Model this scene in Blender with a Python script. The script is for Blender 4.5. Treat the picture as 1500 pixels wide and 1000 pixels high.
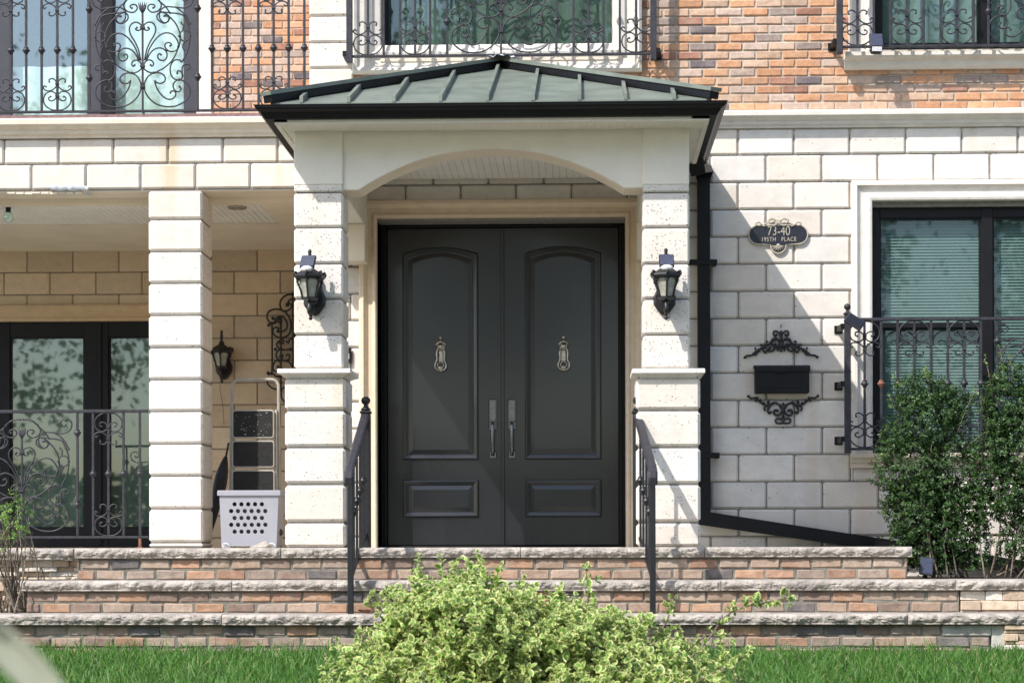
import bpy, bmesh, math, random
import numpy as np
from mathutils import Vector, Matrix, noise
PI = math.pi
R = math.radians
rnd = random.Random(7)
for o in list(bpy.data.objects): bpy.data.objects.remove(o)
S = bpy.context.scene
# ---------------------------------------------------------------- camera, sky, sun, exposure
FPX, PPX, PPY = 3000.0, 750.0, 797.0
YAW = math.atan(99/3000.0); ROLL = 0.002
CAM = Vector((0.565, -15.0, 0.02))
cd = bpy.data.cameras.new('camera'); cam = bpy.data.objects.new('camera', cd); S.collection.objects.link(cam)
cd.sensor_width = 36; cd.sensor_fit = 'HORIZONTAL'; cd.lens = FPX/1500*36
cd.shift_x = (750-PPX)/1500*-1; cd.shift_y = (PPY-500)/1500
cd.clip_start = 0.05; cd.clip_end = 2000
CR = Matrix.Rotation(YAW, 3, 'Z') @ Matrix.Rotation(PI/2, 3, 'X') @ Matrix.Rotation(-ROLL, 3, 'Z')
cam.matrix_world = Matrix.Translation(CAM) @ CR.to_4x4()
cd.dof.use_dof = True; cd.dof.focus_distance = 13.2; cd.dof.aperture_fstop = 5.6
S.camera = cam
w = bpy.data.worlds.new("World"); S.world = w; w.use_nodes = True
nt = w.node_tree; bg = nt.nodes['Background']
sky = nt.nodes.new('ShaderNodeTexSky'); sky.sky_type = 'NISHITA'; sky.sun_disc = False
SV = Vector((-.92, -1.0, 1.42)).normalized()          # towards the sun
sky.sun_elevation = math.asin(SV.z); sky.sun_rotation = math.atan2(SV.x, SV.y)
sky.air_density = 1.0; sky.dust_density = 1.5; sky.ozone_density = 1.0
nt.links.new(sky.outputs[0], bg.inputs[0]); bg.inputs[1].default_value = 0.15
sd = bpy.data.lights.new('sun', 'SUN'); sun = bpy.data.objects.new('sun', sd); S.collection.objects.link(sun)
sd.energy = 3.3; sd.angle = R(0.5); sd.color = (1.0, 0.955, 0.90)
sun.rotation_euler = SV.to_track_quat('Z', 'Y').to_euler(); sun.location = SV*30
S.view_settings.view_transform = 'Standard'; S.view_settings.look = 'None'
S.view_settings.exposure = 0.90; S.view_settings.gamma = 1
S.cycles.max_bounces = 8; S.cycles.transparent_max_bounces = 12

def P(px, py, Y):
    """point on the plane y=Y seen at pixel (px,py) of the 1500x1000 photograph"""
    d = CR @ Vector(((px-PPX)/FPX, -(py-PPY)/FPX, -1.0))
    t = (Y-CAM.y)/d.y
    return CAM + d*t
def PX(px, Y, py=600): return P(px, py, Y).x
def PZ(py, Y, px=750): return P(px, py, Y).z

# ---------------------------------------------------------------- materials
def newmat(name):
    m = bpy.data.materials.new(name); m.use_nodes = True
    nt = m.node_tree; b = nt.nodes['Principled BSDF']
    return m, nt, b
def N(nt, t, **kw):
    n = nt.nodes.new(t)
    for k, v in kw.items():
        if k.startswith('i_'):
            n.inputs[int(k[2:]) if k[2:].isdigit() else k[2:].replace('_', ' ')].default_value = v
        else: setattr(n, k, v)
    return n
def L(nt, a, b): nt.links.new(a, b)
def mixc(nt, mode, fac, a, b):
    n = nt.nodes.new('ShaderNodeMix'); n.data_type = 'RGBA'; n.blend_type = mode
    for s, v in ((0, fac), (6, a), (7, b)):
        if hasattr(v, 'is_output') or isinstance(v, bpy.types.NodeSocket): nt.links.new(v, n.inputs[s])
        elif s == 0: n.inputs[0].default_value = v
        else: n.inputs[s].default_value = (*v, 1)
    return n.outputs[2]
def ramp(nt, src, p0, p1, c0=(0,0,0), c1=(1,1,1)):
    n = nt.nodes.new('ShaderNodeValToRGB'); nt.links.new(src, n.inputs[0])
    n.color_ramp.elements[0].position = p0; n.color_ramp.elements[1].position = p1
    n.color_ramp.elements[0].color = (*c0, 1); n.color_ramp.elements[1].color = (*c1, 1)
    return n.outputs[0]
def simple(name, col, rough=.5, metal=0, var=.15, nscale=30, bump=0.0, coat=0, spec=.5, bscale=60):
    m, nt, b = newmat(name)
    tc = N(nt, 'ShaderNodeTexCoord')
    n = N(nt, 'ShaderNodeTexNoise'); n.inputs['Scale'].default_value = nscale; n.inputs['Detail'].default_value = 4
    L(nt, tc.outputs['Object'], n.inputs['Vector'])
    lo = tuple(c*(1-var) for c in col); hi = tuple(min(1, c*(1+var)) for c in col)
    L(nt, ramp(nt, n.outputs['Fac'], .35, .65, lo, hi), b.inputs['Base Color'])
    b.inputs['Roughness'].default_value = rough; b.inputs['Metallic'].default_value = metal
    b.inputs['Coat Weight'].default_value = coat; b.inputs['Specular IOR Level'].default_value = spec
    if bump:
        n2 = N(nt, 'ShaderNodeTexNoise'); n2.inputs['Scale'].default_value = bscale; n2.inputs['Detail'].default_value = 5
        L(nt, tc.outputs['Object'], n2.inputs['Vector'])
        bp = N(nt, 'ShaderNodeBump'); bp.inputs['Strength'].default_value = bump; bp.inputs['Distance'].default_value = .01
        L(nt, n2.outputs['Fac'], bp.inputs['Height']); L(nt, bp.outputs[0], b.inputs['Normal'])
    return m
def attr(nt):
    a = N(nt, 'ShaderNodeAttribute'); a.attribute_name = 'tint'; a.attribute_type = 'GEOMETRY'; return a.outputs['Color']
def stone_mat(name, col, pits=1.0, stain=0.0, warm=(.8,.62,.42), dens=0.0, vs=38):
    """cast travertine: small holes, veins, tint per block"""
    m, nt, b = newmat(name); tc = N(nt, 'ShaderNodeTexCoord')
    m0 = N(nt, 'ShaderNodeMapping'); m0.inputs['Location'].default_value = (3.31, .377, 5.13); L(nt, tc.outputs['Object'], m0.inputs[0]); V = m0.outputs[0]
    mp = N(nt, 'ShaderNodeMapping'); mp.inputs['Scale'].default_value = (1, 1, 1.5); L(nt, V, mp.inputs[0])
    vo = N(nt, 'ShaderNodeTexVoronoi'); vo.inputs['Scale'].default_value = vs; L(nt, mp.outputs[0], vo.inputs['Vector'])
    sz = N(nt, 'ShaderNodeTexNoise'); sz.inputs['Scale'].default_value = 17; sz.inputs['Detail'].default_value = 2; L(nt, V, sz.inputs['Vector'])
    dd_ = N(nt, 'ShaderNodeMath', operation='MULTIPLY_ADD'); L(nt, sz.outputs['Fac'], dd_.inputs[0]); dd_.inputs[1].default_value = .55; L(nt, vo.outputs['Distance'], dd_.inputs[2])
    hole = ramp(nt, dd_.outputs[0], .42, .50, (1,1,1), (0,0,0))
    n1 = N(nt, 'ShaderNodeTexNoise'); n1.inputs['Scale'].default_value = 4.5; n1.inputs['Detail'].default_value = 3; L(nt, V, n1.inputs['Vector'])
    msk = ramp(nt, n1.outputs['Fac'], .42-dens, .60-dens)
    wn = ramp(nt, vo.outputs['Color'], .50-dens*.5, .62-dens*.5)
    hm = mixc(nt, 'MULTIPLY', 1.0, hole, msk); hm = mixc(nt, 'MULTIPLY', 1.0, hm, wn)
    n2 = N(nt, 'ShaderNodeTexNoise'); n2.inputs['Scale'].default_value = 9; n2.inputs['Detail'].default_value = 6; n2.inputs['Roughness'].default_value = .65; L(nt, mp.outputs[0], n2.inputs['Vector'])
    base = ramp(nt, n2.outputs['Fac'], .3, .7, tuple(c*.9 for c in col), tuple(min(1, c*1.07) for c in col))
    base = mixc(nt, 'MULTIPLY', 1.0, base, attr(nt))
    if stain:
        mp2 = N(nt, 'ShaderNodeMapping'); mp2.inputs['Scale'].default_value = (3.2, 3.2, .35); L(nt, V, mp2.inputs[0])
        n3 = N(nt, 'ShaderNodeTexNoise'); n3.inputs['Scale'].default_value = 1.3; n3.inputs['Detail'].default_value = 5; L(nt, mp2.outputs[0], n3.inputs['Vector'])
        st = ramp(nt, n3.outputs['Fac'], .56, .74)
        st = mixc(nt, 'MULTIPLY', 1.0, st, (stain, stain, stain))
        base = mixc(nt, 'MIX', st, base, tuple(a*b2 for a, b2 in zip(col, warm)))
    sz_z = N(nt, 'ShaderNodeSeparateXYZ'); L(nt, tc.outputs['Object'], sz_z.inputs[0])
    gr = N(nt, 'ShaderNodeMapRange'); L(nt, sz_z.outputs[2], gr.inputs[0]); gr.inputs[1].default_value = .30; gr.inputs[2].default_value = -.05; gr.inputs[3].default_value = 0; gr.inputs[4].default_value = .8
    gn = mixc(nt, 'MULTIPLY', 1.0, ramp(nt, n2.outputs['Fac'], .42, .68), gr.outputs[0])
    base = mixc(nt, 'MIX', gn, base, tuple(c*.55 for c in (col[0], col[1]*.94, col[2]*.85)))
    pm = mixc(nt, 'MULTIPLY', 1.0, hm, (pits*.75,)*3)
    base = mixc(nt, 'MIX', pm, base, (.12, .10, .08))
    L(nt, base, b.inputs['Base Color']); b.inputs['Roughness'].default_value = .85; b.inputs['Specular IOR Level'].default_value = .3
    n4 = N(nt, 'ShaderNodeTexNoise'); n4.inputs['Scale'].default_value = 120; n4.inputs['Detail'].default_value = 3; L(nt, V, n4.inputs['Vector'])
    hh = mixc(nt, 'SUBTRACT', 1.0, mixc(nt, 'MULTIPLY', 1.0, n4.outputs['Color'], (.25,)*3), hm)
    bp = N(nt, 'ShaderNodeBump'); bp.inputs['Strength'].default_value = .5; bp.inputs['Distance'].default_value = .006
    L(nt, hh, bp.inputs['Height']); L(nt, bp.outputs[0], b.inputs['Normal'])
    return m
def brick_mat(name, smear=.5):
    m, nt, b = newmat(name); tc = N(nt, 'ShaderNodeTexCoord'); V = tc.outputs['Object']
    n = N(nt, 'ShaderNodeTexNoise'); n.inputs['Scale'].default_value = 22; n.inputs['Detail'].default_value = 6; n.inputs['Roughness'].default_value = .7; L(nt, V, n.inputs['Vector'])
    v = ramp(nt, n.outputs['Fac'], .3, .7, (.72,.72,.72), (1.2,1.2,1.2))
    base = mixc(nt, 'MULTIPLY', 1.0, attr(nt), v)
    n2 = N(nt, 'ShaderNodeTexNoise'); n2.inputs['Scale'].default_value = 7; n2.inputs['Detail'].default_value = 5; L(nt, V, n2.inputs['Vector'])
    f = mixc(nt, 'MULTIPLY', 1.0, ramp(nt, n2.outputs['Fac'], .5, .72), (smear,)*3)
    base = mixc(nt, 'MIX', f, base, (.42, .36, .31))
    L(nt, base, b.inputs['Base Color']); b.inputs['Roughness'].default_value = .9; b.inputs['Specular IOR Level'].default_value = .25
    n3 = N(nt, 'ShaderNodeTexNoise'); n3.inputs['Scale'].default_value = 70; n3.inputs['Detail'].default_value = 5; L(nt, V, n3.inputs['Vector'])
    bp = N(nt, 'ShaderNodeBump'); bp.inputs['Strength'].default_value = .6; bp.inputs['Distance'].default_value = .006
    L(nt, n3.outputs['Fac'], bp.inputs['Height']); L(nt, bp.outputs[0], b.inputs['Normal'])
    return m
def glass_mat(name, tint, rough=.02, ior=1.5, wave=.0):
    m, nt, b = newmat(name); nt.nodes.remove(b); out = nt.nodes['Material Output']
    t = N(nt, 'ShaderNodeBsdfTransparent'); t.inputs[0].default_value = (*tint, 1)
    g = N(nt, 'ShaderNodeBsdfGlossy'); g.inputs['Roughness'].default_value = rough; g.inputs[0].default_value = (.85,.95,.93,1)
    lw_ = N(nt, 'ShaderNodeLayerWeight'); lw_.inputs[0].default_value = .5; r0 = ((ior-1)/(ior+1))**2*2
    pw = N(nt, 'ShaderNodeMath', operation='POWER'); L(nt, lw_.outputs['Facing'], pw.inputs[0]); pw.inputs[1].default_value = 4
    fr = N(nt, 'ShaderNodeMath', operation='MULTIPLY_ADD'); L(nt, pw.outputs[0], fr.inputs[0]); fr.inputs[1].default_value = 1-r0; fr.inputs[2].default_value = r0
    if wave:
        tc = N(nt, 'ShaderNodeTexCoord'); n = N(nt, 'ShaderNodeTexNoise'); n.inputs['Scale'].default_value = 2.2; n.inputs['Detail'].default_value = 1
        L(nt, tc.outputs['Object'], n.inputs['Vector'])
        bp = N(nt, 'ShaderNodeBump'); bp.inputs['Strength'].default_value = wave; bp.inputs['Distance'].default_value = .01
        L(nt, n.outputs['Fac'], bp.inputs['Height']); L(nt, bp.outputs[0], g.inputs['Normal'])
    mx = N(nt, 'ShaderNodeMixShader'); L(nt, fr.outputs[0], mx.inputs[0]); L(nt, t.outputs[0], mx.inputs[1]); L(nt, g.outputs[0], mx.inputs[2])
    L(nt, mx.outputs[0], out.inputs[0]); return m
def leaf_mat(name, c_in, c_edge=None, rough=.45, trans=.35, spec=.5):
    m, nt, b = newmat(name); out = nt.nodes['Material Output']
    a = N(nt, 'ShaderNodeAttribute'); a.attribute_name = 'tint'
    sep = N(nt, 'ShaderNodeSeparateColor'); L(nt, a.outputs['Color'], sep.inputs[0])
    dark = tuple(c*.55 for c in c_in); lite = tuple(min(1, c*1.5) for c in c_in)
    base = ramp(nt, sep.outputs[1], 0, 1, dark, lite)
    if c_edge:
        base = mixc(nt, 'MIX', ramp(nt, sep.outputs[0], .27, .52), base, c_edge)
    L(nt, base, b.inputs['Base Color']); b.inputs['Roughness'].default_value = rough; b.inputs['Specular IOR Level'].default_value = spec
    tr = N(nt, 'ShaderNodeBsdfTranslucent'); L(nt, base, tr.inputs[0])
    mx = N(nt, 'ShaderNodeMixShader'); mx.inputs[0].default_value = trans
    L(nt, b.outputs[0], mx.inputs[1]); L(nt, tr.outputs[0], mx.inputs[2]); L(nt, mx.outputs[0], out.inputs[0])
    return m
M = {}
M['stone'] = stone_mat('travertine_block', (.69, .655, .61), 1.15, .35, dens=.07)
M['stone_pit'] = stone_mat('pitted_travertine', (.68, .65, .61), 1.25, .3, dens=.26, vs=50)
M['stone_beam'] = stone_mat('travertine_block_stained', (.69, .645, .585), 1.0, .75, (.84, .66, .47))
M['stone_porch'] = stone_mat('tan_travertine', (.61, .485, .355), .5, .3)
M['trim'] = stone_mat('cast_stone_trim', (.72, .63, .52), .35, .5)
M['trim_white'] = stone_mat('pale_cast_stone', (.68, .64, .585), .4, .25)
M['grout'] = simple('grey_grout', (.21, .195, .175), .95, var=.12, bump=.3)
M['mortar'] = simple('brick_mortar', (.40, .35, .29), .95, var=.15, bump=.5)
M['mortar_dark'] = simple('dark_mortar', (.17, .16, .135), .95, var=.3, bump=.5, nscale=8)  # darker mortar colour for the step risers
M['brick'] = brick_mat('tumbled_brick', .38)
M['stucco'] = simple('painted_stucco', (.74, .695, .605), .85, var=.03, nscale=6, bump=.25, bscale=150)
M['plaster'] = simple('cream_plaster', (.74, .64, .52), .85, var=.05, nscale=3, bump=.08)
M['beadboard'] = simple('white_beadboard', (.80, .77, .73), .6, var=.04, nscale=5)
M['slab'] = simple('rock_faced_limestone', (.33, .295, .26), .95, var=.28, nscale=14, bump=.8, bscale=55)
M['iron'] = simple('painted_wrought_iron', (.027, .027, .034), .5, 0, var=.3, nscale=25, spec=.4)
M['iron_black'] = simple('black_iron', (.010, .010, .012), .45, 0, var=.3, nscale=30)
M['rust'] = simple('rusty_iron', (.20, .085, .05), .85, 0, var=.45, nscale=60, bump=.4)
M['black'] = simple('black_aluminium', (.006, .006, .007), .5, 0, var=.2, nscale=10, spec=.25)
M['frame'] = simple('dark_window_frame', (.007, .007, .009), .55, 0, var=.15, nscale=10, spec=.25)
M['frame_blue'] = simple('sunlight_toned_frame', (.030, .031, .042), .5, 0, var=.12, nscale=10)  # paler bluish copy of the dark frame, sunlight put into its colour
M['door'] = simple('charcoal_door_paint', (.015, .016, .0165), .34, 0, var=.1, nscale=3, coat=.45)
def door_mat():
    m, nt, b = newmat('charcoal_door'); tc = N(nt, 'ShaderNodeTexCoord')
    n = N(nt, 'ShaderNodeTexNoise'); n.inputs['Scale'].default_value = 1.6; n.inputs['Detail'].default_value = 6; n.inputs['Roughness'].default_value = .65; L(nt, tc.outputs['Object'], n.inputs['Vector'])
    n2 = N(nt, 'ShaderNodeTexNoise'); n2.inputs['Scale'].default_value = 60; n2.inputs['Detail'].default_value = 3; L(nt, tc.outputs['Object'], n2.inputs['Vector'])
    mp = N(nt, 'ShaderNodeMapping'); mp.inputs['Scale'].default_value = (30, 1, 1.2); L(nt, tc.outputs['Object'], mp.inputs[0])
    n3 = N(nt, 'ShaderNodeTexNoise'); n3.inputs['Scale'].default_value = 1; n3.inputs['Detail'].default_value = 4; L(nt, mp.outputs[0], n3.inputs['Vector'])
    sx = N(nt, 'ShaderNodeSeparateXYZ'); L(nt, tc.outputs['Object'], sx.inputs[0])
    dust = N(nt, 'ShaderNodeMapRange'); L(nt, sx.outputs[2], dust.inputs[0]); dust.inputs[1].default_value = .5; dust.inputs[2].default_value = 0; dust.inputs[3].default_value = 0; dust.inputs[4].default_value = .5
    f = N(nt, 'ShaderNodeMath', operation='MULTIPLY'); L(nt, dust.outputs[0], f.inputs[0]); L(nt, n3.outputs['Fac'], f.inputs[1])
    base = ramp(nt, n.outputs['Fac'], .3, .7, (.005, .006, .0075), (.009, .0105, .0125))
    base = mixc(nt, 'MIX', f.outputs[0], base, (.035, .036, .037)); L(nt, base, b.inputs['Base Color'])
    L(nt, ramp(nt, n.outputs['Fac'], .3, .75, (.26,)*3, (.42,)*3), b.inputs['Roughness'])
    b.inputs['Coat Weight'].default_value = .5; b.inputs['Coat Roughness'].default_value = .12; b.inputs['Specular IOR Level'].default_value = .42
    bp = N(nt, 'ShaderNodeBump'); bp.inputs['Strength'].default_value = .08; bp.inputs['Distance'].default_value = .004; L(nt, n3.outputs['Fac'], bp.inputs['Height']); L(nt, bp.outputs[0], b.inputs['Normal'])
    return m
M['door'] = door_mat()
M['nickel'] = simple('brushed_nickel', (.19, .187, .183), .3, 1.0, var=.15, nscale=80)
M['brass'] = simple('aged_brass', (.46, .42, .35), .33, .95, var=.3, nscale=90)
M['roof'] = simple('green_grey_metal_roof', (.17, .198, .165), .45, .2, var=.16, nscale=5, bump=.35, bscale=4)
M['soil'] = simple('garden_soil', (.07, .05, .035), .95, var=.5, nscale=30, bump=.8)
M['ledge'] = brick_mat('split_face_ledgestone', .35)
M['cement'] = simple('cement_render', (.36, .35, .31), .95, var=.25, nscale=10, bump=.5)
M['glass_teal'] = glass_mat('teal_tinted_glass', (.50, .60, .585), wave=.03, ior=1.42)
M['glass_mint'] = glass_mat('mint_tinted_glass', (.86, .96, .94), wave=.03, ior=2.1)
M['glass_dark'] = glass_mat('reflective_glass', (.42, .50, .47), ior=1.62, wave=.05, rough=.018)
M['lampglass'] = simple('frosted_lamp_glass', (.30, .30, .25), .25, 0, var=.2, nscale=25, coat=.3)
M['blind'] = simple('pale_blind', (.34, .40, .385), .8, var=.06, nscale=6)
M['curtain'] = simple('mint_curtain', (.60, .66, .62), .9, var=.05, nscale=4)
M['curtain_grey'] = simple('grey_sheer', (.42, .48, .44), .9, var=.1, nscale=2)
M['solar'] = simple('solar_cell', (.045, .052, .085), .5, 0, var=.15, nscale=60, spec=.3)
M['solar_dark'] = simple('dark_solar_cell', (.012, .015, .024), .6, 0, var=.2, nscale=60, spec=.2)
M['lens'] = simple('clear_lens', (.55, .54, .56), .3, 0, var=.3, nscale=90)
M['plastic'] = simple('grey_lavender_plastic', (.30, .30, .338), .5, 0, var=.04, nscale=5)
M['rubber'] = simple('black_rubber', (.009, .009, .009), .8, var=.3, nscale=20, bump=.4)
M['cream_metal'] = simple('cream_painted_steel', (.34, .325, .28), .5, var=.12, nscale=18)
M['cloth'] = simple('black_nylon', (.015, .015, .018), .6, var=.3, nscale=10)
M['plaque'] = simple('plaque_enamel', (.012, .014, .024), .45, var=.2, nscale=40)
M['gold'] = simple('pale_gold_paint', (.39, .35, .28), .6, 0, var=.15, nscale=60)
M['bark'] = simple('twig_bark', (.15, .12, .09), .9, var=.4, nscale=40, bump=.6)
M['tape'] = simple('grey_plastic_sheet', (.55, .58, .62), .4, var=.08, nscale=9)
M['deck'] = simple('maroon_deck_edge', (.20, .12, .12), .8, var=.2)
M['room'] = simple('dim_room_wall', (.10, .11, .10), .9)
M['drips'] = simple('white_mineral', (.7, .68, .64), .8)

def tag(o, label=None, cat=None, group=None, kind=None):
    if label: o['label'] = label
    if cat: o['category'] = cat
    if group: o['group'] = group
    if kind: o['kind'] = kind
    return o
def empty(name, loc, label, cat, group=None):
    o = bpy.data.objects.new(name, None); S.collection.objects.link(o); o.location = loc; o.empty_display_size = .1
    return tag(o, label, cat, group)
def copy_tree(o, parent=None):
    c = o.copy(); S.collection.objects.link(c); c.parent = parent
    for ch in list(o.children): copy_tree(ch, c)
    return c

class MB:
    def __init__(s): s.v = []; s.f = []; s.t = []; s.sm = []; s.tint = (1, 1, 1)
    def add(s, vs, fs, smooth=False):
        b = len(s.v); s.v += [tuple(v) for v in vs]; s.t += [s.tint]*len(vs)
        s.f += [tuple(i+b for i in f) for f in fs]; s.sm += [smooth]*len(fs)
        return b
    def box(s, x0, x1, y0, y1, z0, z1, rot=None, ctr=None):
        vs = [(x, y, z) for x in (x0, x1) for y in (y0, y1) for z in (z0, z1)]
        if rot is not None:
            c = Vector(ctr) if ctr else Vector(((x0+x1)/2, (y0+y1)/2, (z0+z1)/2))
            vs = [tuple(rot @ (Vector(v)-c) + c) for v in vs]
        s.add(vs, [(0,1,3,2), (4,6,7,5), (0,4,5,1), (2,3,7,6), (0,2,6,4), (1,5,7,3)])
    def cbox(s, x0, x1, y0, y1, z0, z1, c=.01, jit=0, M4=None):
        """box with all edges chamfered"""
        c = min(c, (x1-x0)*.45, (y1-y0)*.45, (z1-z0)*.45)
        vs = []; idx = {}
        X = (x0, x1); Y = (y0, y1); Z = (z0, z1)
        for i in (0, 1):
            for j in (0, 1):
                for k in (0, 1):
                    jx, jy, jz = ((rnd.uniform(-jit, jit) for _ in range(3)) if jit else (0, 0, 0))
                    p = (X[i]+jx, Y[j]+jy, Z[k]+jz); dx = c*(1-2*i); dy = c*(1-2*j); dz = c*(1-2*k)
                    for a, q in enumerate(((p[0], p[1]+dy, p[2]+dz), (p[0]+dx, p[1], p[2]+dz), (p[0]+dx, p[1]+dy, p[2]))):
                        idx[i, j, k, a] = len(vs); vs.append(q)
        fs = []
        for i in (0, 1): fs.append([idx[i, j, k, 0] for j, k in ((0,0), (0,1), (1,1), (1,0))])
        for j in (0, 1): fs.append([idx[i, j, k, 1] for i, k in ((0,0), (0,1), (1,1), (1,0))])
        for k in (0, 1): fs.append([idx[i, j, k, 2] for i, j in ((0,0), (0,1), (1,1), (1,0))])
        for i in (0, 1):
            for j in (0, 1): fs.append([idx[i,j,0,0], idx[i,j,1,0], idx[i,j,1,1], idx[i,j,0,1]])
            for k in (0, 1): fs.append([idx[i,0,k,0], idx[i,1,k,0], idx[i,1,k,2], idx[i,0,k,2]])
        for j in (0, 1):
            for k in (0, 1): fs.append([idx[0,j,k,1], idx[1,j,k,1], idx[1,j,k,2], idx[0,j,k,2]])
        for i in (0, 1):
            for j in (0, 1):
                for k in (0, 1): fs.append([idx[i,j,k,0], idx[i,j,k,1], idx[i,j,k,2]])
        if M4 is not None: vs = [tuple(M4 @ Vector(v)) for v in vs]
        s.add(vs, fs)
    def tube(s, pts, r, n=6, cap=True, smooth=True, flat=1.0):
        pts = [Vector(p) for p in pts]; m = len(pts)
        rs = r if isinstance(r, (list, tuple)) else [r]*m
        rings = []; up = None
        for i in range(m):
            t = (pts[min(i+1, m-1)]-pts[max(i-1, 0)])
            if t.length < 1e-9: t = Vector((0, 0, 1))
            t.normalize()
            if up is None:
                up = Vector((0, 1, 0)) if abs(t.y) < .9 else Vector((1, 0, 0))
            a = (up - t*up.dot(t))
            if a.length < 1e-6: a = t.orthogonal()
            a.normalize(); up = a; b = t.cross(a)
            rings.append([pts[i] + (a*math.cos(2*PI*(k+.5)/n)*flat + b*math.sin(2*PI*(k+.5)/n))*rs[i] for k in range(n)])
        vs = [v for rg in rings for v in rg]; fs = []
        for i in range(m-1):
            for k in range(n): fs.append((i*n+k, i*n+(k+1) % n, (i+1)*n+(k+1) % n, (i+1)*n+k))
        if cap: fs.append(tuple(range(n-1, -1, -1))); fs.append(tuple((m-1)*n+k for k in range(n)))
        s.add(vs, fs, smooth)
    def lathe(s, cx, cy, prof, n=12, axis='z', smooth=True):
        """prof: (radius, height) pairs, axis vertical"""
        vs = [(cx+r*math.cos(2*PI*k/n), cy+r*math.sin(2*PI*k/n), z) for r, z in prof for k in range(n)]
        fs = []
        for i in range(len(prof)-1):
            for k in range(n): fs.append((i*n+k, i*n+(k+1) % n, (i+1)*n+(k+1) % n, (i+1)*n+k))
        fs.append(tuple(range(n-1, -1, -1))); fs.append(tuple((len(prof)-1)*n+k for k in range(n)))
        s.add(vs, fs, smooth)
    def ball(s, c, r, n=8, sx=1, sy=1, sz=1):
        c = Vector(c); vs = []; fs = []
        for i in range(n+1):
            th = PI*i/n; rr = max(math.sin(th), .02)
            for k in range(n): vs.append((c.x+rr*math.cos(2*PI*k/n)*r*sx, c.y+rr*math.sin(2*PI*k/n)*r*sy, c.z+math.cos(th)*r*sz))
        for i in range(n):
            for k in range(n): fs.append((i*n+k, i*n+(k+1) % n, (i+1)*n+(k+1) % n, (i+1)*n+k))
        s.add(vs, fs, True)
    def rings(s, loops, cap0=False, cap1=True, closed=True, smooth=False):
        n = len(loops[0]); vs = [p for l in loops for p in l]; fs = []
        for i in range(len(loops)-1):
            for k in range(n if closed else n-1): fs.append((i*n+k, i*n+(k+1) % n, (i+1)*n+(k+1) % n, (i+1)*n+k))
        if cap0: fs.append(tuple(range(n-1, -1, -1)))
        if cap1: fs.append(tuple((len(loops)-1)*n+k for k in range(n)))
        s.add(vs, fs, smooth)
    def build(s, name, mat, parent=None, recalc=True, origin=None):
        me = bpy.data.meshes.new(name)
        me.from_pydata(s.v, [], s.f)
        ca = me.color_attributes.new('tint', 'FLOAT_COLOR', 'POINT')
        arr = np.ones((len(s.v), 4), np.float32)
        if s.v: arr[:, :3] = np.array(s.t, np.float32)
        ca.data.foreach_set('color', arr.ravel())
        me.polygons.foreach_set('use_smooth', s.sm)
        if recalc:
            bm = bmesh.new(); bm.from_mesh(me); bmesh.ops.recalc_face_normals(bm, faces=bm.faces); bm.to_mesh(me); bm.free()
        me.materials.append(mat); me.update()
        o = bpy.data.objects.new(name, me); S.collection.objects.link(o)
        if parent is not None:
            o.parent = parent
            M0 = Matrix.Identity(4); p = parent
            while p is not None: M0 = Matrix.Translation(p.location) @ M0 if True else M0; p = p.parent
            # vertices are given in world space: shift them into the parent's frame
            me.transform(M0.inverted())
        elif origin is not None:
            me.transform(Matrix.Translation(Vector(origin)).inverted()); o.location = origin
        return o

def cr(pts, k=8):
    """Catmull-Rom through 2-D/3-D points"""
    pts = [Vector(p) for p in pts]; out = []
    q = [pts[0]*2-pts[1]] + pts + [pts[-1]*2-pts[-2]]
    for i in range(1, len(q)-2):
        for j in range(k):
            t = j/k; a, b, c, d = q[i-1], q[i], q[i+1], q[i+2]
            out.append(.5*((2*b)+(c-a)*t+(2*a-5*b+4*c-d)*t*t+(3*b-a-3*c+d)*t**3))
    out.append(q[-2]); return out
def sub_rects(r, holes):
    rs = [r]
    for h in holes:
        out = []
        for a in rs:
            x0, x1, z0, z1 = a; hx0, hx1, hz0, hz1 = h
            if hx0 >= x1 or hx1 <= x0 or hz0 >= z1 or hz1 <= z0: out.append(a); continue
            if hx0 > x0: out.append((x0, hx0, z0, z1))
            if hx1 < x1: out.append((hx1, x1, z0, z1))
            xa, xb = max(x0, hx0), min(x1, hx1)
            if hz0 > z0: out.append((xa, xb, z0, hz0))
            if hz1 < z1: out.append((xa, xb, hz1, z1))
        rs = out
    return [a for a in rs if a[1]-a[0] > .012 and a[3]-a[2] > .012]
def block_wall(mb, x0, x1, z0, z1, Y, pitch, rowh, xoff, ztop, holes=(), gap=.010, ch=.012, thick=.05, jit=0, tintf=None, vgap=None):
    vg = gap if vgap is None else vgap
    """running-bond masonry on the plane y=Y facing -y"""
    k = 0; z = ztop
    while z > z0:
        za, zb = z-rowh, z
        if za < z1:
            xs = xoff + (pitch/2 if k % 2 else 0); x = xs - math.ceil((xs-x0)/pitch+1)*pitch
            while x < x1:
                r = (max(x+gap/2, x0), min(x+pitch-gap/2, x1), max(za+vg/2, z0), min(zb-vg/2, z1))
                if r[1]-r[0] > .01 and r[3]-r[2] > .01:
                    mb.tint = tintf() if tintf else (1, 1, 1)
                    for a in sub_rects(r, holes):
                        dy = rnd.uniform(0, jit)
                        mb.cbox(a[0], a[1], Y+dy, Y+thick, a[2], a[3], ch, jit*.6)
                x += pitch
        z -= rowh; k += 1
    mb.tint = (1, 1, 1)
def stint(v=.06):
    def f():
        a = 1-rnd.random()*v*2.2; q = rnd.random(); return (a, a*(1-q*.05), a*(1-q*.11))
    return f
BR = [((.50,.27,.155), 6), ((.55,.31,.18), 6), ((.50,.34,.24), 4), ((.46,.35,.285), 4), ((.33,.17,.12), 3), ((.145,.12,.125), 1.3), ((.33,.26,.225), 1.4), ((.52,.36,.26), 3)]
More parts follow.
